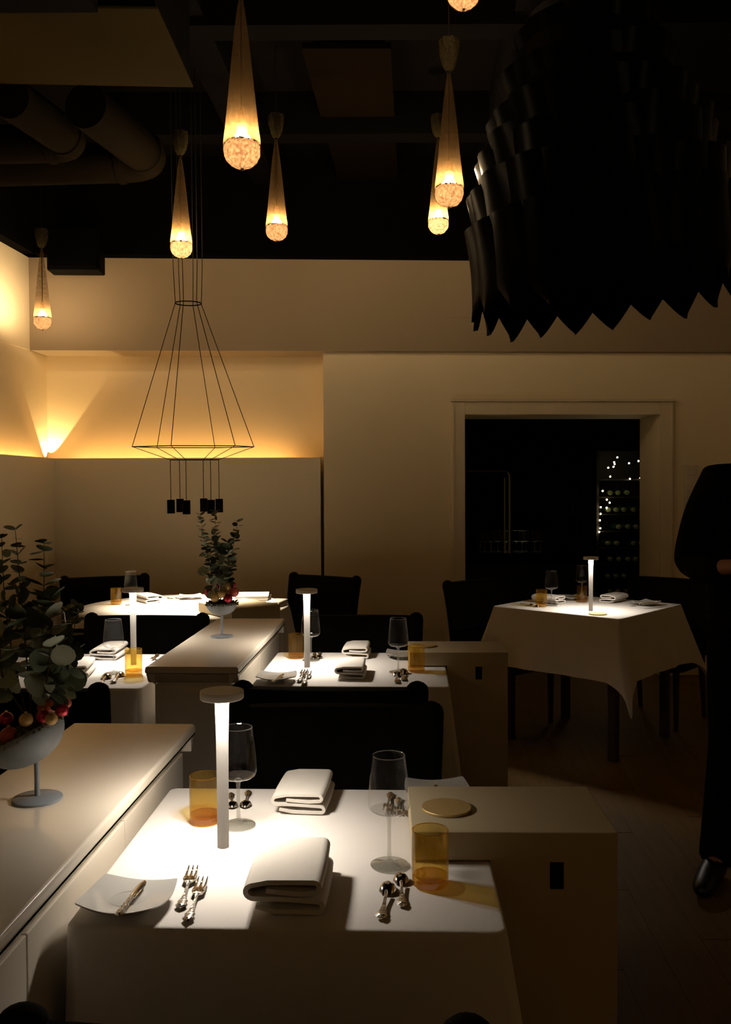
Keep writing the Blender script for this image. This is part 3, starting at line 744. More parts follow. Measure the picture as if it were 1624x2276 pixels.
def plate(pix, label, rz=0.0):
    t = thing('square_plate', label, 'plate', P(*pix, .751), rz, 'small square plates with upturned corners')
    obj('foot_ring', PF, None, obj('dish', PM, None, t)); return t
def flat(outline, th, zf, n_mat, name):
    """symmetric outline [(y, halfwidth)], curved sheet with thickness"""
    g = G(); v = []; f = []; n = len(outline)
    for s, (y, w) in enumerate(outline):
        z = zf(y); v += [(-w, y, z), (-w * .5, y, z + th), (w * .5, y, z + th), (w, y, z), (w * .5, y, z - th * .3), (-w * .5, y, z - th * .3)]
    for s in range(n - 1):
        for i in range(6):
            j = (i + 1) % 6; f.append((s * 6 + i, (s + 1) * 6 + i, (s + 1) * 6 + j, s * 6 + j))
    f.append(tuple(range(6))); f.append(tuple(range((n - 1) * 6, n * 6))[::-1])
    return g.add(v, f).mesh(name, n_mat, True, 50)
HANDLE = [(-.072, .002), (-.069, .0075), (-.063, .0098), (-.056, .0072), (-.050, .0085), (-.044, .0058), (-.034, .0042), (-.02, .0032), (.0, .0026), (.012, .003)]
def handle_z(y): return .0035 + max(0, (y + .03)) * .09
h_m = flat(HANDLE, .0032, handle_z, M['silver_orn'], 'handle')
fork_head = G()
for x in (-.0076, 0, .0076):
    pts = [(x * .9, .020, .0080), (x, .032, .0075), (x * 1.02, .045, .007), (x * .98, .058, .0085), (x * .96, .068, .011)]
    fork_head.tube(pts, [.0030, .0027, .0023, .0019, .0007], 6)
fork_head.add(*(lambda o: ([(-.003, .010, .0075), (.003, .010, .0075), (.0105, .020, .0085), (.0105, .033, .0080), (-.0105, .033, .0080), (-.0105, .020, .0085), (-.003, .010, .0050), (.003, .010, .0050), (.0105, .020, .0058), (.0105, .033, .0058), (-.0105, .033, .0058), (-.0105, .020, .0058)],
    [(0, 1, 2, 5), (5, 2, 3, 4), (6, 11, 8, 7), (11, 10, 9, 8), (0, 6, 7, 1), (1, 7, 8, 2), (2, 8, 9, 3), (3, 9, 10, 4), (4, 10, 11, 5), (5, 11, 6, 0)]))(0))
fork_m = fork_head.mesh('tines', M['silver'], True, 50)
sg = G()
def spoon_fn(u, v):
    y = .012 + .042 * u; w = .0145 * math.sin(PI * min(1, max(.0, u * .94 + .06))) ** .6 * (1 - .18 * (u - .5)); x = w * (2 * v - 1)
    d = 1 - (2 * v - 1) ** 2; z = .003 + .0105 * math.sin(PI * u) ** .7 * d ** .6
    return (x, y, z)
sg.grid(spoon_fn, 14, 10); spoon_m = sg.mesh('bowl', M['silver'], True, 80)
knife_m = flat([(.0, .0045), (.006, .0062), (.012, .0070), (.04, .0078), (.065, .0075), (.08, .0055), (.088, .001)], .0011, lambda y: .004, M['silver'], 'blade')
kh_m = flat([(-.075, .002), (-.072, .0065), (-.062, .0078), (-.05, .0058), (-.04, .0066), (-.02, .0055), (0, .0050), (.004, .0052)], .0045, lambda y: .0045, M['silver_orn'], 'handle')
def cutlery(kind, head, tail, label, z=.7515, tilt=0.0):
    a, b = P(*head, z), P(*tail, z); d = a - b; nat = {'fork': .140, 'spoon': .126, 'knife': .163}[kind]
    off = {'fork': .002, 'spoon': .009, 'knife': -.0065}[kind]
    s = min(1.25, max(.7, d.length / nat)); rz = math.atan2(d.y, d.x) - PI / 2
    t = thing(kind, label, kind, (a + b) / 2 + d.normalized() * off * s, rz, 'silver cutlery'); t.scale = (max(s, .9),) * 1 + (s, max(s, .9))
    if tilt: t.rotation_euler = (tilt, 0, rz)
    if kind == 'fork': obj('tines', fork_m, None, t); obj('handle', h_m, None, t)
    elif kind == 'spoon': obj('bowl', spoon_m, None, t); obj('handle', h_m, None, t)
    else: obj('blade', knife_m, None, t); obj('handle', kh_m, None, t)
    return t
plate((284, 2016), 'small square plate with a knife on the nearest table', -.16)
cutlery('knife', (322, 1962), (262, 2040), 'silver knife across the plate on the nearest table', .7715)
cutlery('fork', (430, 1937), (401, 2022), 'silver fork further from camera of the two beside the plate')
cutlery('fork', (452, 1962), (416, 2052), 'silver fork nearest the camera beside the plate')
cutlery('spoon', (890, 1946), (894, 2018), 'upturned silver spoon nearer the amber tumbler')
cutlery('spoon', (864, 1966), (846, 2046), 'upturned silver spoon nearest the camera')
cutlery('spoon', (516, 1798), (513, 1768), 'upturned silver spoon at far side hidden by the lamp stem')
cutlery('spoon', (544, 1798), (552, 1762), 'upturned silver spoon behind the wine glass and lamp')
cutlery('fork', (858, 1812), (868, 1766), 'silver fork seen through the wine glass')
cutlery('fork', (884, 1816), (886, 1778), 'silver fork right of the one seen through the glass')
plate((972, 1772), 'small square plate half hidden behind the nearest box cabinet', .05)
cutlery('knife', (985, 1795), (968, 1752), 'silver knife on the plate behind the nearest box cabinet', .7715)
# middle table
plate((614, 1514), 'small square plate with a knife on the middle table', -.05)
cutlery('knife', (630, 1500), (604, 1520), 'silver knife across the plate on the middle table', .7715)
cutlery('fork', (678, 1494), (665, 1518), 'silver fork left of pair below the middle lamp')
cutlery('fork', (686, 1498), (675, 1524), 'silver fork right of pair below the middle lamp')
cutlery('spoon', (896, 1492), (895, 1514), 'upturned silver spoon beside the middle amber tumbler')
cutlery('spoon', (883, 1497), (880, 1520), 'upturned silver spoon at the front edge of the middle table')
cutlery('spoon', (697, 1467), (699, 1454), 'upturned spoon far side of the middle table by glass stem')
cutlery('spoon', (708, 1465), (711, 1452), 'upturned spoon far side of the middle table, right one')
cutlery('fork', (866, 1464), (868, 1450), 'silver fork far right of the middle table, left one')
cutlery('fork', (878, 1466), (880, 1452), 'silver fork far right of the middle table, right one')
plate((897, 1462), 'small square plate behind the amber tumbler on the middle table', 0)
# left table
cutlery('spoon', (240, 1503), (222, 1525), 'upturned silver spoon left of pair on table left of divider')
cutlery('spoon', (270, 1499), (250, 1519), 'upturned silver spoon right of pair on table left of divider')
cutlery('fork', (338, 1470), (350, 1456), 'silver fork half hidden behind the middle divider')
# round table
cutlery('fork', (384, 1334), (372, 1330), 'silver fork left of plate on the round table')
cutlery('fork', (402, 1334), (390, 1330), 'silver fork beside the plate on the round table')
plate((424, 1331), 'small square plate on the round table', .3)
cutlery('knife', (408, 1330), (440, 1328), 'silver knife across the plate on the round table', .7715)
cutlery('fork', (615, 1338), (628, 1342), 'silver fork at the right rim of the round table')
# doorway table
plate((1436, 1345), 'small square plate at right on the doorway table', .6)
cutlery('knife', (1470, 1340), (1420, 1345), 'silver knife across the plate on the doorway table', .7715)
cutlery('fork', (1398, 1348), (1426, 1342), 'silver fork left of the plate on the doorway table')
cutlery('spoon', (1180, 1346), (1160, 1344), 'silver spoon at left corner of the doorway table')
cutlery('spoon', (1192, 1349), (1172, 1347), 'silver spoon beside the amber tumbler on the doorway table')
plate((1268, 1333), 'small square plate behind the glasses on the doorway table', .2)
cutlery('fork', (1262, 1331), (1252, 1327), 'silver fork behind the glasses on the doorway table')
# brass discs
def disc(pix, z, label):
    o = obj('brass_disc', G().lathe([(0, 0), (.0465, 0), (.047, .0008), (.047, .004), (.0462, .005), (0, .005)], 48), M['brass'], loc=P(*pix, z))
    tag(o, label, 'disc', 'flat brass discs')
disc((992, 1798), .8045, 'flat brass disc on the box cabinet by the nearest table')
disc((940, 1436), .8045, 'flat brass disc on the box cabinet behind the middle tumbler')
disc((1328, 1365), .7512, 'flat brass disc at the lamp foot on doorway table')
# folded linens / menus on the round table
for k, (c, w, z, lb) in enumerate((((560, 1338), .20, 0, 'white menu folder at the bottom of the stack on round table'), ((563, 1338), .19, .016, 'white menu folder second in the stack on round table'), ((561, 1338), .19, .032, 'white menu folder on top of the stack on round table'))):
    t = thing('menu_folder', lb, 'menu', P(*c, .7515) + Vector((0, 0, z)), math.radians(-3 + 4 * k), 'white menu folders on the round table')
    obj('cover', G().box(-w / 2, w / 2, -.11, .11, 0, .002).box(-w / 2, w / 2, -.11, .11, .0125, .0145).box(-w / 2, -w / 2 + .002, -.11, .11, .002, .0125), M['napkin'], t, smooth=False)
    obj('pages', G().box(-w / 2 + .002, w / 2 - .004, -.105, .105, .002, .0125), M['cloth'], t, smooth=False)
napkin((600, 1350), (625, 1340), 'folded white napkin at the right of the round table', sc=(1, 1, .6))

# ================================================================== eucalyptus bowls
def bowl_set(foot_pix, bowl_r, stem_h, foot_r, tilt, label):
    loc = P(*foot_pix, .8405); t = thing('footed_bowl', label, 'bowl', loc)
    obj('foot', G().lathe([(0, 0), (foot_r, 0), (foot_r, .003), (foot_r * .95, .0045), (.008, .007), (0, .007)], 40), M['bowl'], t)
    obj('stem', G().lathe([(.0052, .006), (.0048, stem_h * .5), (.0055, stem_h + .012)], 16), M['bowl'], t)
    bx = Matrix.Translation((0, 0, stem_h)) @ Matrix.Rotation(-tilt, 4, 'Y')
    prof = []
    for k in range(11):
        a = PI / 2 * k / 10; prof.append((bowl_r * math.sin(a) ** .9, bowl_r * .78 * (1 - math.cos(a))))
    inner = [(r * .96, z + .003) for r, z in prof[::-1]]
    obj('bowl', G().lathe(prof + inner, 40, bx), M['bowl'], t, angle=70)
    return t, Matrix.Translation(loc) @ bx
def moss(X, r, depth, label):
    g = G(); rnd = random.Random(5)
    g.lathe([(0, depth - .01 + .012), (r * .5, depth + .008), (r * .93, depth - .004), (r * .6, depth - .02)], 20)
    for k in range(800):
        a = rnd.random() * 2 * PI; q = math.sqrt(rnd.random()) * r * 1.03; b = Vector((q * math.cos(a), q * math.sin(a), depth + .006 * (1 - q / r)))
        d = Vector((rnd.uniform(-1, 1), rnd.uniform(-1, 1), rnd.uniform(-.2, 1))) * .014
        if q > r * .9: d = Vector((math.cos(a), math.sin(a), rnd.uniform(-1.0, .9))) * .009
        s = Vector((rnd.uniform(-1, 1), rnd.uniform(-1, 1), rnd.uniform(-1, 1))) * .003
        g.add([b - s, b + s, b + d * .6 + s * 1.2, b + d], [(0, 1, 2, 3)])
    o = obj('moss', g, M['moss'], smooth=False); o.matrix_world = X
    tag(o, label, 'moss', kind='stuff')
def leaf_mesh(name, m):
    g = G(); v = [(0, 0, 0)]; n = 12
    for i in range(n):
        a = 2 * PI * i / n - PI / 2; y = .52 + .50 * math.sin(a); x = .50 * math.cos(a) * (1 - .10 * math.sin(a))
        v.append((x, y, .14 * abs(x) * 1.3 + .10 * y * y * .6))
    v[0] = (0, .5, .0)
    g.add(v, [(0, 1 + i, 1 + (i + 1) % n) for i in range(n)])
    return g.mesh(name, m, True, 80)
LM = [leaf_mesh('leaf', M['leaf']), leaf_mesh('leaf', M['leaf_dark'])]
def sprig(base, tip, bend, n, s0, s1, label, group, seed, dark=.3, first=.22):
    n = int(n * 1.25)
    """base, tip world points; pairs of round leaves shrinking towards the tip"""
    rnd = random.Random(seed); t = thing('eucalyptus_sprig', label, 'eucalyptus', base, 0, group); d = Vector(tip) - Vector(base)
    def pt(u): return d * u + Vector(bend) * math.sin(PI * u)
    obj('stalk', G().tube([pt(k / 10) for k in range(11)], [.0016 * (1.15 - k / 12) for k in range(11)], 6), M['stem'], t)
    for k in range(n):
        u = first + (1 - first) * k / (n - 1); p = pt(u); ax = (pt(min(1, u + .02)) - pt(u - .02)).normalized()
        s = .9 * s0 + (min(s1 * 1.9, s0 * .85) - .9 * s0) * (k / (n - 1)) ** .9
        for q in (0, 1):
            if rnd.random() < .06 and k: continue
            ang = k * 2.2 + q * PI + rnd.uniform(-.5, .5)
            sd = ax.orthogonal().normalized(); sd.rotate(Matrix.Rotation(ang, 3, ax))
            out = (sd * rnd.uniform(.75, 1.0) + ax * rnd.uniform(.05, .75) + Vector((0, 0, rnd.uniform(-.35, .1)))).normalized()
            nz = ax.cross(out).normalized(); nn = out.cross(nz).normalized() if rnd.random() < .8 else nz
            nn = (nn + Vector((rnd.uniform(-.5, .5), rnd.uniform(-.5, .5), rnd.uniform(-.3, .3)))).normalized()
            xx = out.cross(nn).normalized(); nn = xx.cross(out)
            R = Matrix((xx, out, nn)).transposed().to_4x4()
            sz = s * rnd.uniform(.8, 1.15)
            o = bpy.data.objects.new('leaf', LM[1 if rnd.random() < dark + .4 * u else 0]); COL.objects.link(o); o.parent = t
            o.matrix_local = Matrix.Translation(p) @ R @ Matrix.Diagonal((sz, sz, sz, 1))
    return t
def bauble(p, r, m, label, group=None):
    t = thing('bauble', label, 'bauble', p, random.random() * 6, group)
    obj('ball', G().sphere((0, 0, 0), r, 24, 16), m, t, angle=80)
    obj('cap', G().lathe([(0, r * 1.16), (r * .2, r * 1.16), (r * .22, r * .97), (0, r * .97)], 12), M['brass'], t)
# near bowl
nd = P(83, 1776, .84).y
_, BXm = bowl_set((83, 1776), .075, .069, .0450, math.radians(25), 'tilted grey enamel footed bowl on the near divider')
moss(BXm, .073, .058, 'moss filling the tilted grey bowl on the near divider')
def PN(px, py, dy=0): return PD(px, py, nd + dy)
bauble(PN(20, 1636, -.045), .0165, M['b_red'], 'matt red bauble lowest at the left rim of near bowl')
bauble(PN(58, 1600, -.052), .0125, M['b_gold'], 'gold bauble in the middle of the near bowl')
bauble(PN(114, 1598, -.050), .0112, M['b_gold'], 'gold bauble at the right front of the near bowl')
bauble(PN(96, 1593, -.042), .0125, M['b_wine'], 'shiny wine red bauble between the gold ones')
bauble(PN(104, 1571, -.020), .0165, M['b_red'], 'matt red bauble under the leaves in near bowl')
bauble(PN(138, 1578, -.030), .0120, M['b_wine'], 'shiny wine red bauble at the right rim of near bowl')
bauble(PN(148, 1563, -.005), .0090, M['b_red'], 'tiny red bauble at the far right rim of near bowl')
bauble(PN(14, 1598, -.02), .0125, M['b_wine'], 'shiny dark bauble at the upper left of near bowl')
gn = 'eucalyptus sprigs in the near bowl'
spr = [((70, 1590), (34, 1178), (.0, 0, 0), 15, .042, .010, 'tallest eucalyptus sprig in near bowl with twiggy tip', 0),
       ((80, 1590), (98, 1206), (.012, -.02, 0), 14, .044, .014, 'tall eucalyptus sprig in near bowl leaning right', -.02),
       ((60, 1595), (4, 1196), (-.02, .02, 0), 14, .040, .009, 'tall thin eucalyptus sprig at the left frame edge', .02),
       ((85, 1590), (112, 1330), (.02, -.03, 0), 9, .046, .026, 'short leafy eucalyptus sprig at the right of near bowl', -.03),
       ((60, 1590), (40, 1330), (-.02, -.05, 0), 9, .046, .028, 'short leafy eucalyptus sprig at the front of near bowl', -.05),
       ((55, 1590), (-40, 1330), (-.02, .0, 0), 10, .044, .020, 'eucalyptus sprig in near bowl hanging out of frame left', .0),
       ((90, 1585), (150, 1420), (.02, .02, .01), 6, .044, .028, 'low eucalyptus sprig bending right over the near bowl', .02),
       ((75, 1592), (75, 1380), (.02, .05, 0), 8, .046, .030, 'eucalyptus sprig at the back of the near bowl', .05),
       ((100, 1580), (158, 1500), (.0, -.02, .01), 4, .036, .026, 'shortest eucalyptus sprig over the right rim of near bowl', -.03)]
for k, (b, tp, bend, n, s0, s1, lb, dy) in enumerate(spr):
    sprig(PN(*b, dy * .3), PN(*tp, dy), bend, n, s0, s1, lb, gn, 20 + k)
# far bowl
fd = P(493, 1415, .84).y
_, BXf = bowl_set((493, 1415), .059, .084, .0436, 0.0, 'grey enamel footed bowl standing on the middle divider')
moss(BXf, .057, .045, 'moss filling the grey bowl on the middle divider')
def PF2(px, py, dy=0): return PD(px, py, fd + dy)
for px, py, dy, r, mk, lb in ((520, 1316, -.015, .019, 'b_red', 'orange red bauble at the right rim of far bowl'),
        (506, 1330, -.045, .018, 'b_wine', 'shiny wine red bauble at the front right of far bowl'),
        (493, 1320, -.050, .0155, 'b_gold', 'gold bauble in the middle front of the far bowl'),
        (477, 1328, -.045, .018, 'b_gold', 'gold bauble at the left front of far bowl'),
        (464, 1318, -.01, .017, 'b_wine', 'shiny dark red bauble at the left rim of far bowl'),
        (503, 1304, -.02, .017, 'b_gold', 'gold bauble high on the right in the far bowl'),
        (479, 1303, -.02, .016, 'b_wine', 'wine red bauble high on the left in the far bowl'),
        (517, 1300, .01, .014, 'b_wine', 'small wine red bauble behind the orange red one in far bowl')):
    bauble(PF2(px, py, dy), r, M[mk], lb)
gf = 'eucalyptus sprigs in the far bowl'
spr = [((490, 1330), (446, 1146), (-.012, 0, 0), 15, .034, .012, 'eucalyptus sprig in far bowl reaching up left', 0),
       ((492, 1330), (476, 1136), (-.0, .01, 0), 15, .034, .012, 'tallest eucalyptus sprig in the far bowl', .01),
       ((498, 1330), (528, 1160), (.0, 0, 0), 13, .036, .013, 'eucalyptus sprig in far bowl reaching up right', .0),
       ((485, 1332), (470, 1200), (-.01, -.02, 0), 10, .036, .020, 'mid height eucalyptus sprig at front left of far bowl', -.02),
       ((497, 1332), (505, 1205), (.012, -.02, 0), 10, .038, .022, 'mid height eucalyptus sprig at front right of far bowl', -.02),
       ((490, 1332), (488, 1230), (.0, .03, 0), 8, .040, .024, 'short eucalyptus sprig at back of the far bowl', .03),
       ((490, 1330), (462, 1268), (-.006, -.03, 0), 4, .040, .034, 'low eucalyptus sprig with pale leaves on the far bowl', -.04)]
for k, (b, tp, bend, n, s0, s1, lb, dy) in enumerate(spr):
    sprig(PF2(*b, dy * .3), PF2(*tp, dy), bend, n, s0, s1, lb, gf, 50 + k, dark=.45 if k < 6 else 0)
# small plant behind the left table
pp = PD(163, 1400, 4.35)
pot = thing('planter', 'dim tall dark planter behind the left table', 'planter', (pp.x, 4.35, 0))
obj('pot', G().lathe([(0, 0), (.09, 0), (.11, pp.z - .01), (.10, pp.z - .01), (.095, pp.z - .04), (0, pp.z - .04)], 24), M['bar_dark'], pot)
obj('soil', G().lathe([(0, pp.z - .02), (.098, pp.z - .03)], 20), M['moss'], pot)
for k, (a, b) in enumerate((((165, 1400), (172, 1338)), ((160, 1400), (150, 1352)))):
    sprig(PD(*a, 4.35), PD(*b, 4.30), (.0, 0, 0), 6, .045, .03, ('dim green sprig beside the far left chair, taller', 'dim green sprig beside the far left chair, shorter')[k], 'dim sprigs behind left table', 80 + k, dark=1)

# ================================================================== drop pendants of netting and crystal beads
def pendant_meshes():
    r = .060
    prof = [(.004, .0), (.020, .003), (.036, .010), (.050, .024), (.0585, .043), (.060, .060), (.0575, .085), (.052, .125), (.044, .20), (.036, .28), (.028, .36), (.019, .44), (.011, .50), (.0055, .53), (.0045, .536)]
    wv = lambda a, k: 1 + (.035 * math.sin(a * 14) if 2 < k < 13 else 0) * (k / 12)
    net = G().lathe(prof, 56, wave=wv).mesh('net', M['net'], True, 80)
    g = G(); rnd = random.Random(11)
    prf = [(.0, .0025), (.018, .0048), (.034, .0118), (.0475, .0255), (.055, .041), (.0565, .056), (.0555, .070), (.051, .079), (.044, .083), (.036, .081), (.029, .076)]
    n = 44; v = []; f = []
    for r, z in prf:
        for i in range(n):
            a = 2 * PI * i / n; k = 1 + rnd.uniform(-.035, .03); v.append((r * k * math.cos(a), r * k * math.sin(a), z + rnd.uniform(-.0018, .0018)))
    for k in range(len(prf) - 1):
        for i in range(n):
            j = (i + 1) % n; f.append((k * n + i, k * n + j, (k + 1) * n + j, (k + 1) * n + i))
    g.add(v, f)
    for k in range(90):
        a = rnd.random() * 2 * PI; q = rnd.uniform(.034, .053)
        g.sphere((q * math.cos(a), q * math.sin(a), .083 - max(0, q - .044) * .7), rnd.uniform(.003, .0046), 6, 4)
    beads = g.mesh('beads', M['bead'], False)
    tip = G().sphere((0, 0, -.001), .005, 8, 6).mesh('tip_knot', M['wood'])
    sock = G().lathe([(0, .108), (.018, .108), (.0175, .138), (.013, .142), (.013, .165), (.010, .17), (.008, .182), (0, .182)], 18).mesh('socket', M['brass_socket'])
    cord = G().tube([(0, 0, .17), (0, 0, .55)], .003, 6).mesh('cord', M['wire'])
    tp = [(.006, .535), (.018, .548), (.028, .57), (.036, .61), (.040, .65), (.037, .662), (.030, .655), (.012, .60)]
    tuft = G().lathe(tp, 40, wave=lambda a, k: 1 + .10 * math.sin(a * 7 + k) + .06 * math.sin(a * 13)).mesh('tuft', M['tuft'], True, 80)
    tie = G().lathe([(.005, .528), (.0085, .530), (.0085, .540), (.005, .542)], 14).mesh('tie', M['wire'])
    return dict(net=net, beads=beads, tip_knot=tip, socket=sock, cord=cord, tuft=tuft, tie=tie)
PMs = pendant_meshes()
bulb_g = G().lathe([(0, .056), (.016, .060), (.026, .072), (.029, .086), (.027, .097), (.020, .106), (.013, .109)], 16)
def pendant(tip_px, tip_py, width_px, strength, label, rot=0):
    d = F * .120 / width_px; p = PD(tip_px, tip_py, d)
    t = thing('drop_pendant', label, 'pendant lamp', p, rot, 'drop shaped net pendants')
    for nm in ('net', 'tip_knot', 'socket', 'cord', 'tuft', 'tie'): obj(nm, PMs[nm], None, t)
    b = obj('beads', PMs['beads'], None, t); b['kind'] = 'stuff'
    bm_ = bulb_g.mesh('bulb', emit('pendant_bulb', (1.0, .71, .39), L_BULB * strength)); obj('bulb', bm_, None, t)
    if p.z + .66 < Z_CEIL: obj('ceiling_cord', G().tube([(0, 0, .55), (0, 0, Z_CEIL - p.z)], .0025, 6), M['wire'], t)
    return t
pendant(538, 376, 84, 1.0, 'largest hanging drop pendant, top left of centre')
pendant(998, 461, 66, 1.0, 'drop pendant overlapping a smaller one, right of centre', 1)
pendant(615, 536, 50, 1.0, 'small drop pendant between the two large ones', 2)
pendant(403, 574, 50, 1.7, 'bright drop pendant right above the wire chandelier', 3)
pendant(95, 733, 40, 1.0, 'drop pendant hanging alone in the left corner', 4)
pendant(974, 521, 47, 2.0, 'brightest drop pendant, partly behind a larger one', 5)
pendant(1030, 21, 76, 1.0, 'drop pendant cut off by the top frame edge', 6)

def fill_pendant(p, strength, label, rot=0):  # unseen pendants added as fill light for the table fronts
    t = thing('drop_pendant', label, 'pendant lamp', p, rot, 'drop shaped net pendants')
    for nm in ('net', 'tip_knot', 'socket', 'cord', 'tuft', 'tie'): obj(nm, PMs[nm], None, t)
    b = obj('beads', PMs['beads'], None, t); b['kind'] = 'stuff'
    obj('bulb', bulb_g.mesh('bulb', emit('pendant_bulb', (1.0, .71, .39), L_BULB * strength)), None, t)
    obj('ceiling_cord', G().tube([(0, 0, .55), (0, 0, Z_CEIL - p[2])], .0025, 6), M['wire'], t)
fill_pendant((.9, -.35, 2.5), 0.45, 'added fill pendant out of view behind the camera, over the aisle', 1)
fill_pendant((-.9, -.7, 2.4), 0.45, 'added fill pendant out of view behind the camera, at left', 2)
fill_pendant((1.9, 1.5, 2.75), 1.0, 'added fill pendant out of view beyond the right frame edge', 3)

# ================================================================== wire chandelier
cd = RC[1]; cc = PD(432, 993, cd)
ch = thing('wire_chandelier', 'black wire chandelier with six downlight cylinders over the round table', 'chandelier', (cc.x, cd, cc.z))
a0 = math.radians(20); ch.rotation_euler = (.028, 0, 0)
R3 = .342; R2 = .136; R1 = .072
z1 = PD(425, 676, cd).z - cc.z; z2 = PD(432, 1022, cd).z - cc.z
def hx(r, z, k, dx=0): a = a0 + k * PI / 3; return Vector((r * math.cos(a) + dx, r * math.sin(a), z))
dx1 = -.022
def ring(nm, r, z, th, dx=0):
    obj(nm, G().tube([hx(r, z, k, dx) for k in range(7)], th, 6), M['wire'], ch)
g = G(); obj('upper_ring', G().tube([Vector((R1 * math.cos(i * PI / 12) + dx1, R1 * math.sin(i * PI / 12), z1)) for i in range(25)], .0035, 6), M['wire'], ch)
ring('wide_ring', R3, 0, .003); ring('lower_ring', R2, z2, .0035)
zt = Z_CEIL - cc.z
for k in range(6):
    obj('cable', G().tube([hx(R1 * 1.15, zt, k, dx1), hx(R1 * 1.12, z1 + .2, k, dx1), hx(R1, z1, k, dx1)], .0022, 5), M['wire'], ch)
    obj('cable', G().tube([hx(R1, z1, k, dx1), hx(R3, 0, k)], .0022, 5), M['wire'], ch)
    obj('cable', G().tube([hx(R3, 0, k), hx(R2, z2, k)], .0018, 5), M['wire'], ch)
    zc0 = PD(432, 1110, cd).z - cc.z; zc1 = PD(432, 1140, cd).z - cc.z
    obj('cable', G().tube([hx(R2, z2, k), hx(R2, zc0, k)], .0020, 5), M['wire'], ch)
    p = hx(R2, 0, k)
    cy = obj('downlight', G().lathe([(0, zc0), (.0205, zc0), (.0215, zc0 - .002), (.0215, zc1), (.017, zc1), (.017, zc1 + .025), (0, zc1 + .025)], 24, Matrix.Translation((p.x, p.y, 0))), M['black_metal'], ch)
    ld = bpy.data.lights.new('downlight_beam', 'SPOT'); ld.energy = E_CHAND; ld.color = (1, .82, .58); ld.spot_size = math.radians(95); ld.spot_blend = .8; ld.shadow_soft_size = .012
    lo = bpy.data.objects.new('downlight_beam', ld); COL.objects.link(lo); lo.parent = ch; lo.location = (p.x, p.y, zc1 + .012)

# ================================================================== big black leaf pendant, upper right
BDp = 3.25
bc = PD(1345, 668, BDp)
lp = thing('leaf_pendant', 'huge black pendant made of overlapping pointed leaves', 'pendant lamp', (bc.x, BDp, bc.z))
lp.rotation_euler = (0, math.radians(-5), 0)
def blade():
    g = G(); v = []; f = []; n = 16
    for k in range(n + 1):
        u = k / n; w = .094 * (.72 + .28 * math.sin(PI * min(1, u / .7) * .5) if u < .68 else max(0, (1 - u) / .32) ** .85); z = -.34 * u
        for i in range(5):
            s = (i - 2) / 2; v.append((w * s, -.018 * (1 - s * s) - .05 * u * u + .03 * u, z))
    for k in range(n):
        for i in range(4): f.append((k * 5 + i, k * 5 + i + 1, (k + 1) * 5 + i + 1, (k + 1) * 5 + i))
    return g.add(v, f).mesh('leaf', M['leafmetal'], True, 80)
bl = blade()
rowsL = [(.465, .30, 20), (.445, .42, 20), (.405, .55, 19), (.355, .68, 17), (.30, .81, 15), (.24, .94, 12), (.18, 1.08, 10), (.11, 1.2, 7)]
for ri, (r, z, n) in enumerate(rowsL):
    for k in range(n):
        a = 2 * PI * (k + .5 * (ri % 2)) / n
        o = bpy.data.objects.new('leaf', bl); COL.objects.link(o); o.parent = lp
        jt = random.uniform(-.025, .025) if ri else random.uniform(-.018, .012)
        o.location = (r * math.cos(a), r * math.sin(a), z + jt); o.rotation_euler = (math.radians(3 + ri * 2.5), 0, a + PI / 2)
        k2 = 1 + random.uniform(-.05, .05); o.scale = (k2, 1, k2)
obj('core', G().lathe([(.41, .05), (.42, .3), (.34, .62), (.22, .95), (.10, 1.2), (0, 1.22)], 32), M['black_metal'], lp)
obj('suspension_rod', G().tube([(0, 0, 1.2), (0, 0, Z_CEIL - bc.z)], .012, 8), M['black_metal'], lp)

# ================================================================== the waiter (person at right edge)
def skin_obj(name, verts, edges, m, parent=None, root=0, sub=2):
    """verts: list of (x, y, z, rx[, ry])"""
    me = bpy.data.meshes.new(name); me.from_pydata([v[:3] for v in verts], edges, []); me.update()
    o = bpy.data.objects.new(name, me); COL.objects.link(o)
    if parent is not None: o.parent = parent
    md = o.modifiers.new('skin', 'SKIN'); md.use_smooth_shade = True
    if not me.skin_vertices: me.attributes  # layer is made with the modifier
    if not me.skin_vertices:
        bpy.context.view_layer.objects.active = o
        bpy.ops.object.select_all(action='DESELECT'); o.select_set(True)
        bpy.ops.mesh.customdata_skin_add()
    sv = me.skin_vertices[0].data
    for i, v in enumerate(verts):
        sv[i].radius = (v[3], v[4] if len(v) > 4 else v[3]); sv[i].use_root = (i == root)
    md2 = o.modifiers.new('sub', 'SUBSURF'); md2.levels = sub; md2.render_levels = sub
    me.materials.append(m); return o
pw = thing('person', 'person in black suit standing at the right edge, hands before the waist', 'person', (1.415, 3.2, 0), 0)
V = []; E = []
def jv(x, y, z, r, r2=None, prev=None):
    V.append((x, y, z, r, r2 if r2 else r)); i = len(V) - 1
    if prev is not None: E.append((prev, i))
    return i
pel = jv(0, 0, .95, .14, .105); sp1 = jv(0, 0, 1.12, .135, .10, pel); chs = jv(0, .01, 1.30, .15, .105, sp1); upc = jv(0, .01, 1.42, .105, .075, chs)
nk = jv(0, 0, 1.50, .052, .055, upc); jw = jv(0, -.012, 1.565, .060, .072, nk); hd1 = jv(0, -.012, 1.64, .076, .095, jw); hd2 = jv(0, -.005, 1.715, .066, .084, hd1); hd3 = jv(0, 0, 1.755, .03, .04, hd2)
nose = jv(0, -.118, 1.628, .012, .016, hd1)
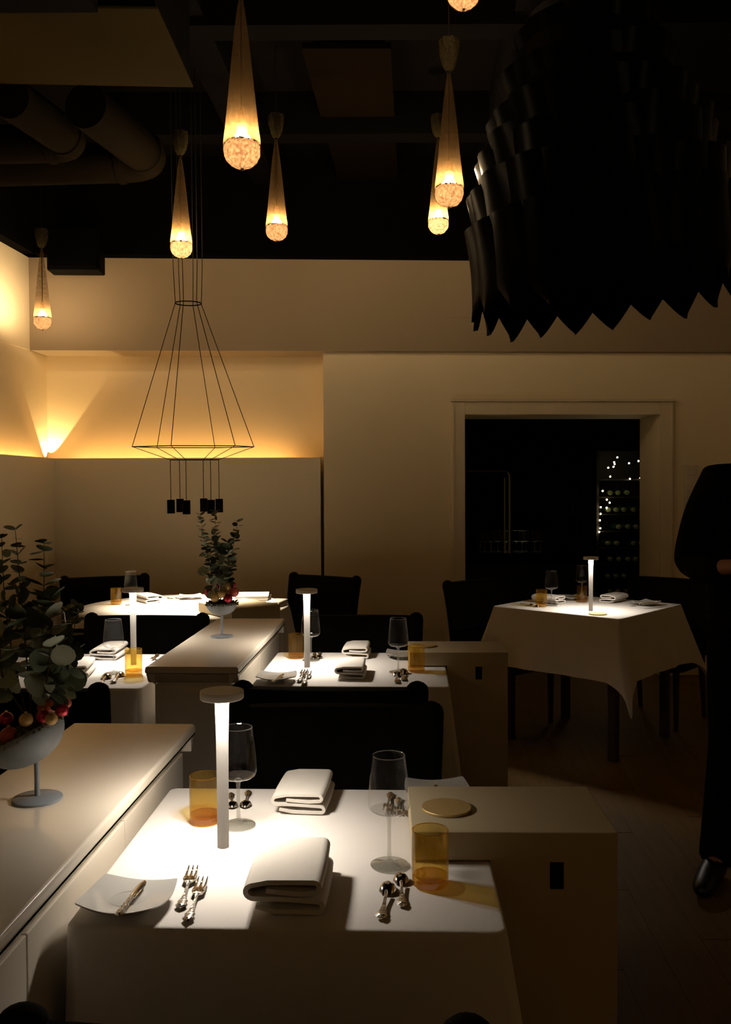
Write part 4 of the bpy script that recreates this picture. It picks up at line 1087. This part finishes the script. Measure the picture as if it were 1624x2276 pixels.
for s in (-1, 1):
    ear = jv(s * .088, .0, 1.64, .012, .024, hd1)
    sh = jv(s * .165, .01, 1.425, .062, .058, upc); ua = jv(s * .215, .02, 1.29, .048, None, sh); el = jv(s * .25, .035, 1.145, .041, None, ua)
    fa = jv(s * .235, -.10, 1.125, .037, None, el); wr = jv(s * .205, -.215, 1.145, .026, .030, fa)
    pm = jv(s * .175, -.265, 1.150, .030, .020, wr); kn = jv(s * .145, -.290, 1.150, .033, .016, pm)
    for q, (dz, L) in enumerate(((.030, .028), (.011, .033), (-.009, .031), (-.028, .025))):
        a = jv(s * .128, -.297, 1.150 + dz, .0088, None, kn); b = jv(s * (.128 - L), -.288, 1.145 + dz, .0085, None, a); c = jv(s * (.128 - L * 1.55), -.266, 1.143 + dz, .0075, None, b)
    th1 = jv(s * .165, -.262, 1.185, .011, None, pm); th2 = jv(s * .140, -.272, 1.202, .0095, None, th1); th3 = jv(s * .118, -.280, 1.205, .008, None, th2)
    hp = jv(s * .095, 0, .90, .092, .095, pel); tg = jv(s * .108, -.005, .70, .080, .084, hp); kne = jv(s * .118, -.01, .50, .056, .060, tg)
    cf = jv(s * .125, .012, .34, .054, .058, kne); an = jv(s * .14, .03, .09, .036, .040, cf)
    bl_ = jv(s * .20, -.05, .045, .036, .030, an); to = jv(s * .255, -.13, .030, .028, .022, bl_)
body = skin_obj('body', V, E, M['skin'], pw)
# eyes and mouth
for s in (-1, 1): obj('eye', G().sphere((s * .031, -.093, 1.655), .011, 10, 8), M['porcelain'], pw)
obj('hair', G().sphere((0, .012, 1.69), .098, 20, 14, (0.86, 1.06, .92)), M['hair'], pw)
def cl_part(name, mt, idx_pts, edges): return skin_obj(name, idx_pts, edges, mt, pw)
jk = [(0, 0, .72, .20, .14), (0, 0, .95, .205, .14), (0, 0, 1.14, .225, .135), (0, .01, 1.30, .20, .135), (0, .01, 1.42, .135, .095), (0, .005, 1.492, .066, .068)]
je = [(0, 1), (1, 2), (2, 3), (3, 4), (4, 5)]
for s in (-1, 1):
    b0 = len(jk)
    jk += [(s * .165, .01, 1.43, .078, .072), (s * .222, .022, 1.29, .064, .064), (s * .258, .035, 1.14, .058, .058), (s * .240, -.10, 1.12, .052, .052), (s * .214, -.195, 1.140, .042, .042)]
    je += [(4, b0)] + [(b0 + i, b0 + i + 1) for i in range(4)]
cl_part('jacket', M['suit'], jk, je)
tr = [(0, 0, .97, .155, .118)]; te = []
for s in (-1, 1):
    b0 = len(tr)
    tr += [(s * .095, 0, .88, .105, .108), (s * .108, -.005, .70, .092, .096), (s * .118, -.008, .50, .074, .078), (s * .128, .012, .30, .070, .075), (s * .14, .025, .10, .068, .074), (s * .145, .022, .035, .070, .078)]
    te += [(0, b0)] + [(b0 + i, b0 + i + 1) for i in range(5)]
cl_part('trousers', M['suit'], tr, te)
for s in (-1, 1):
    cl_part('shoe', M['shoe'], [(s * .13, .065, .048, .042, .046), (s * .165, .0, .050, .046, .050), (s * .215, -.07, .042, .048, .040), (s * .262, -.145, .034, .042, .030), (s * .282, -.185, .028, .024, .020)], [(0, 1), (1, 2), (2, 3), (3, 4)])
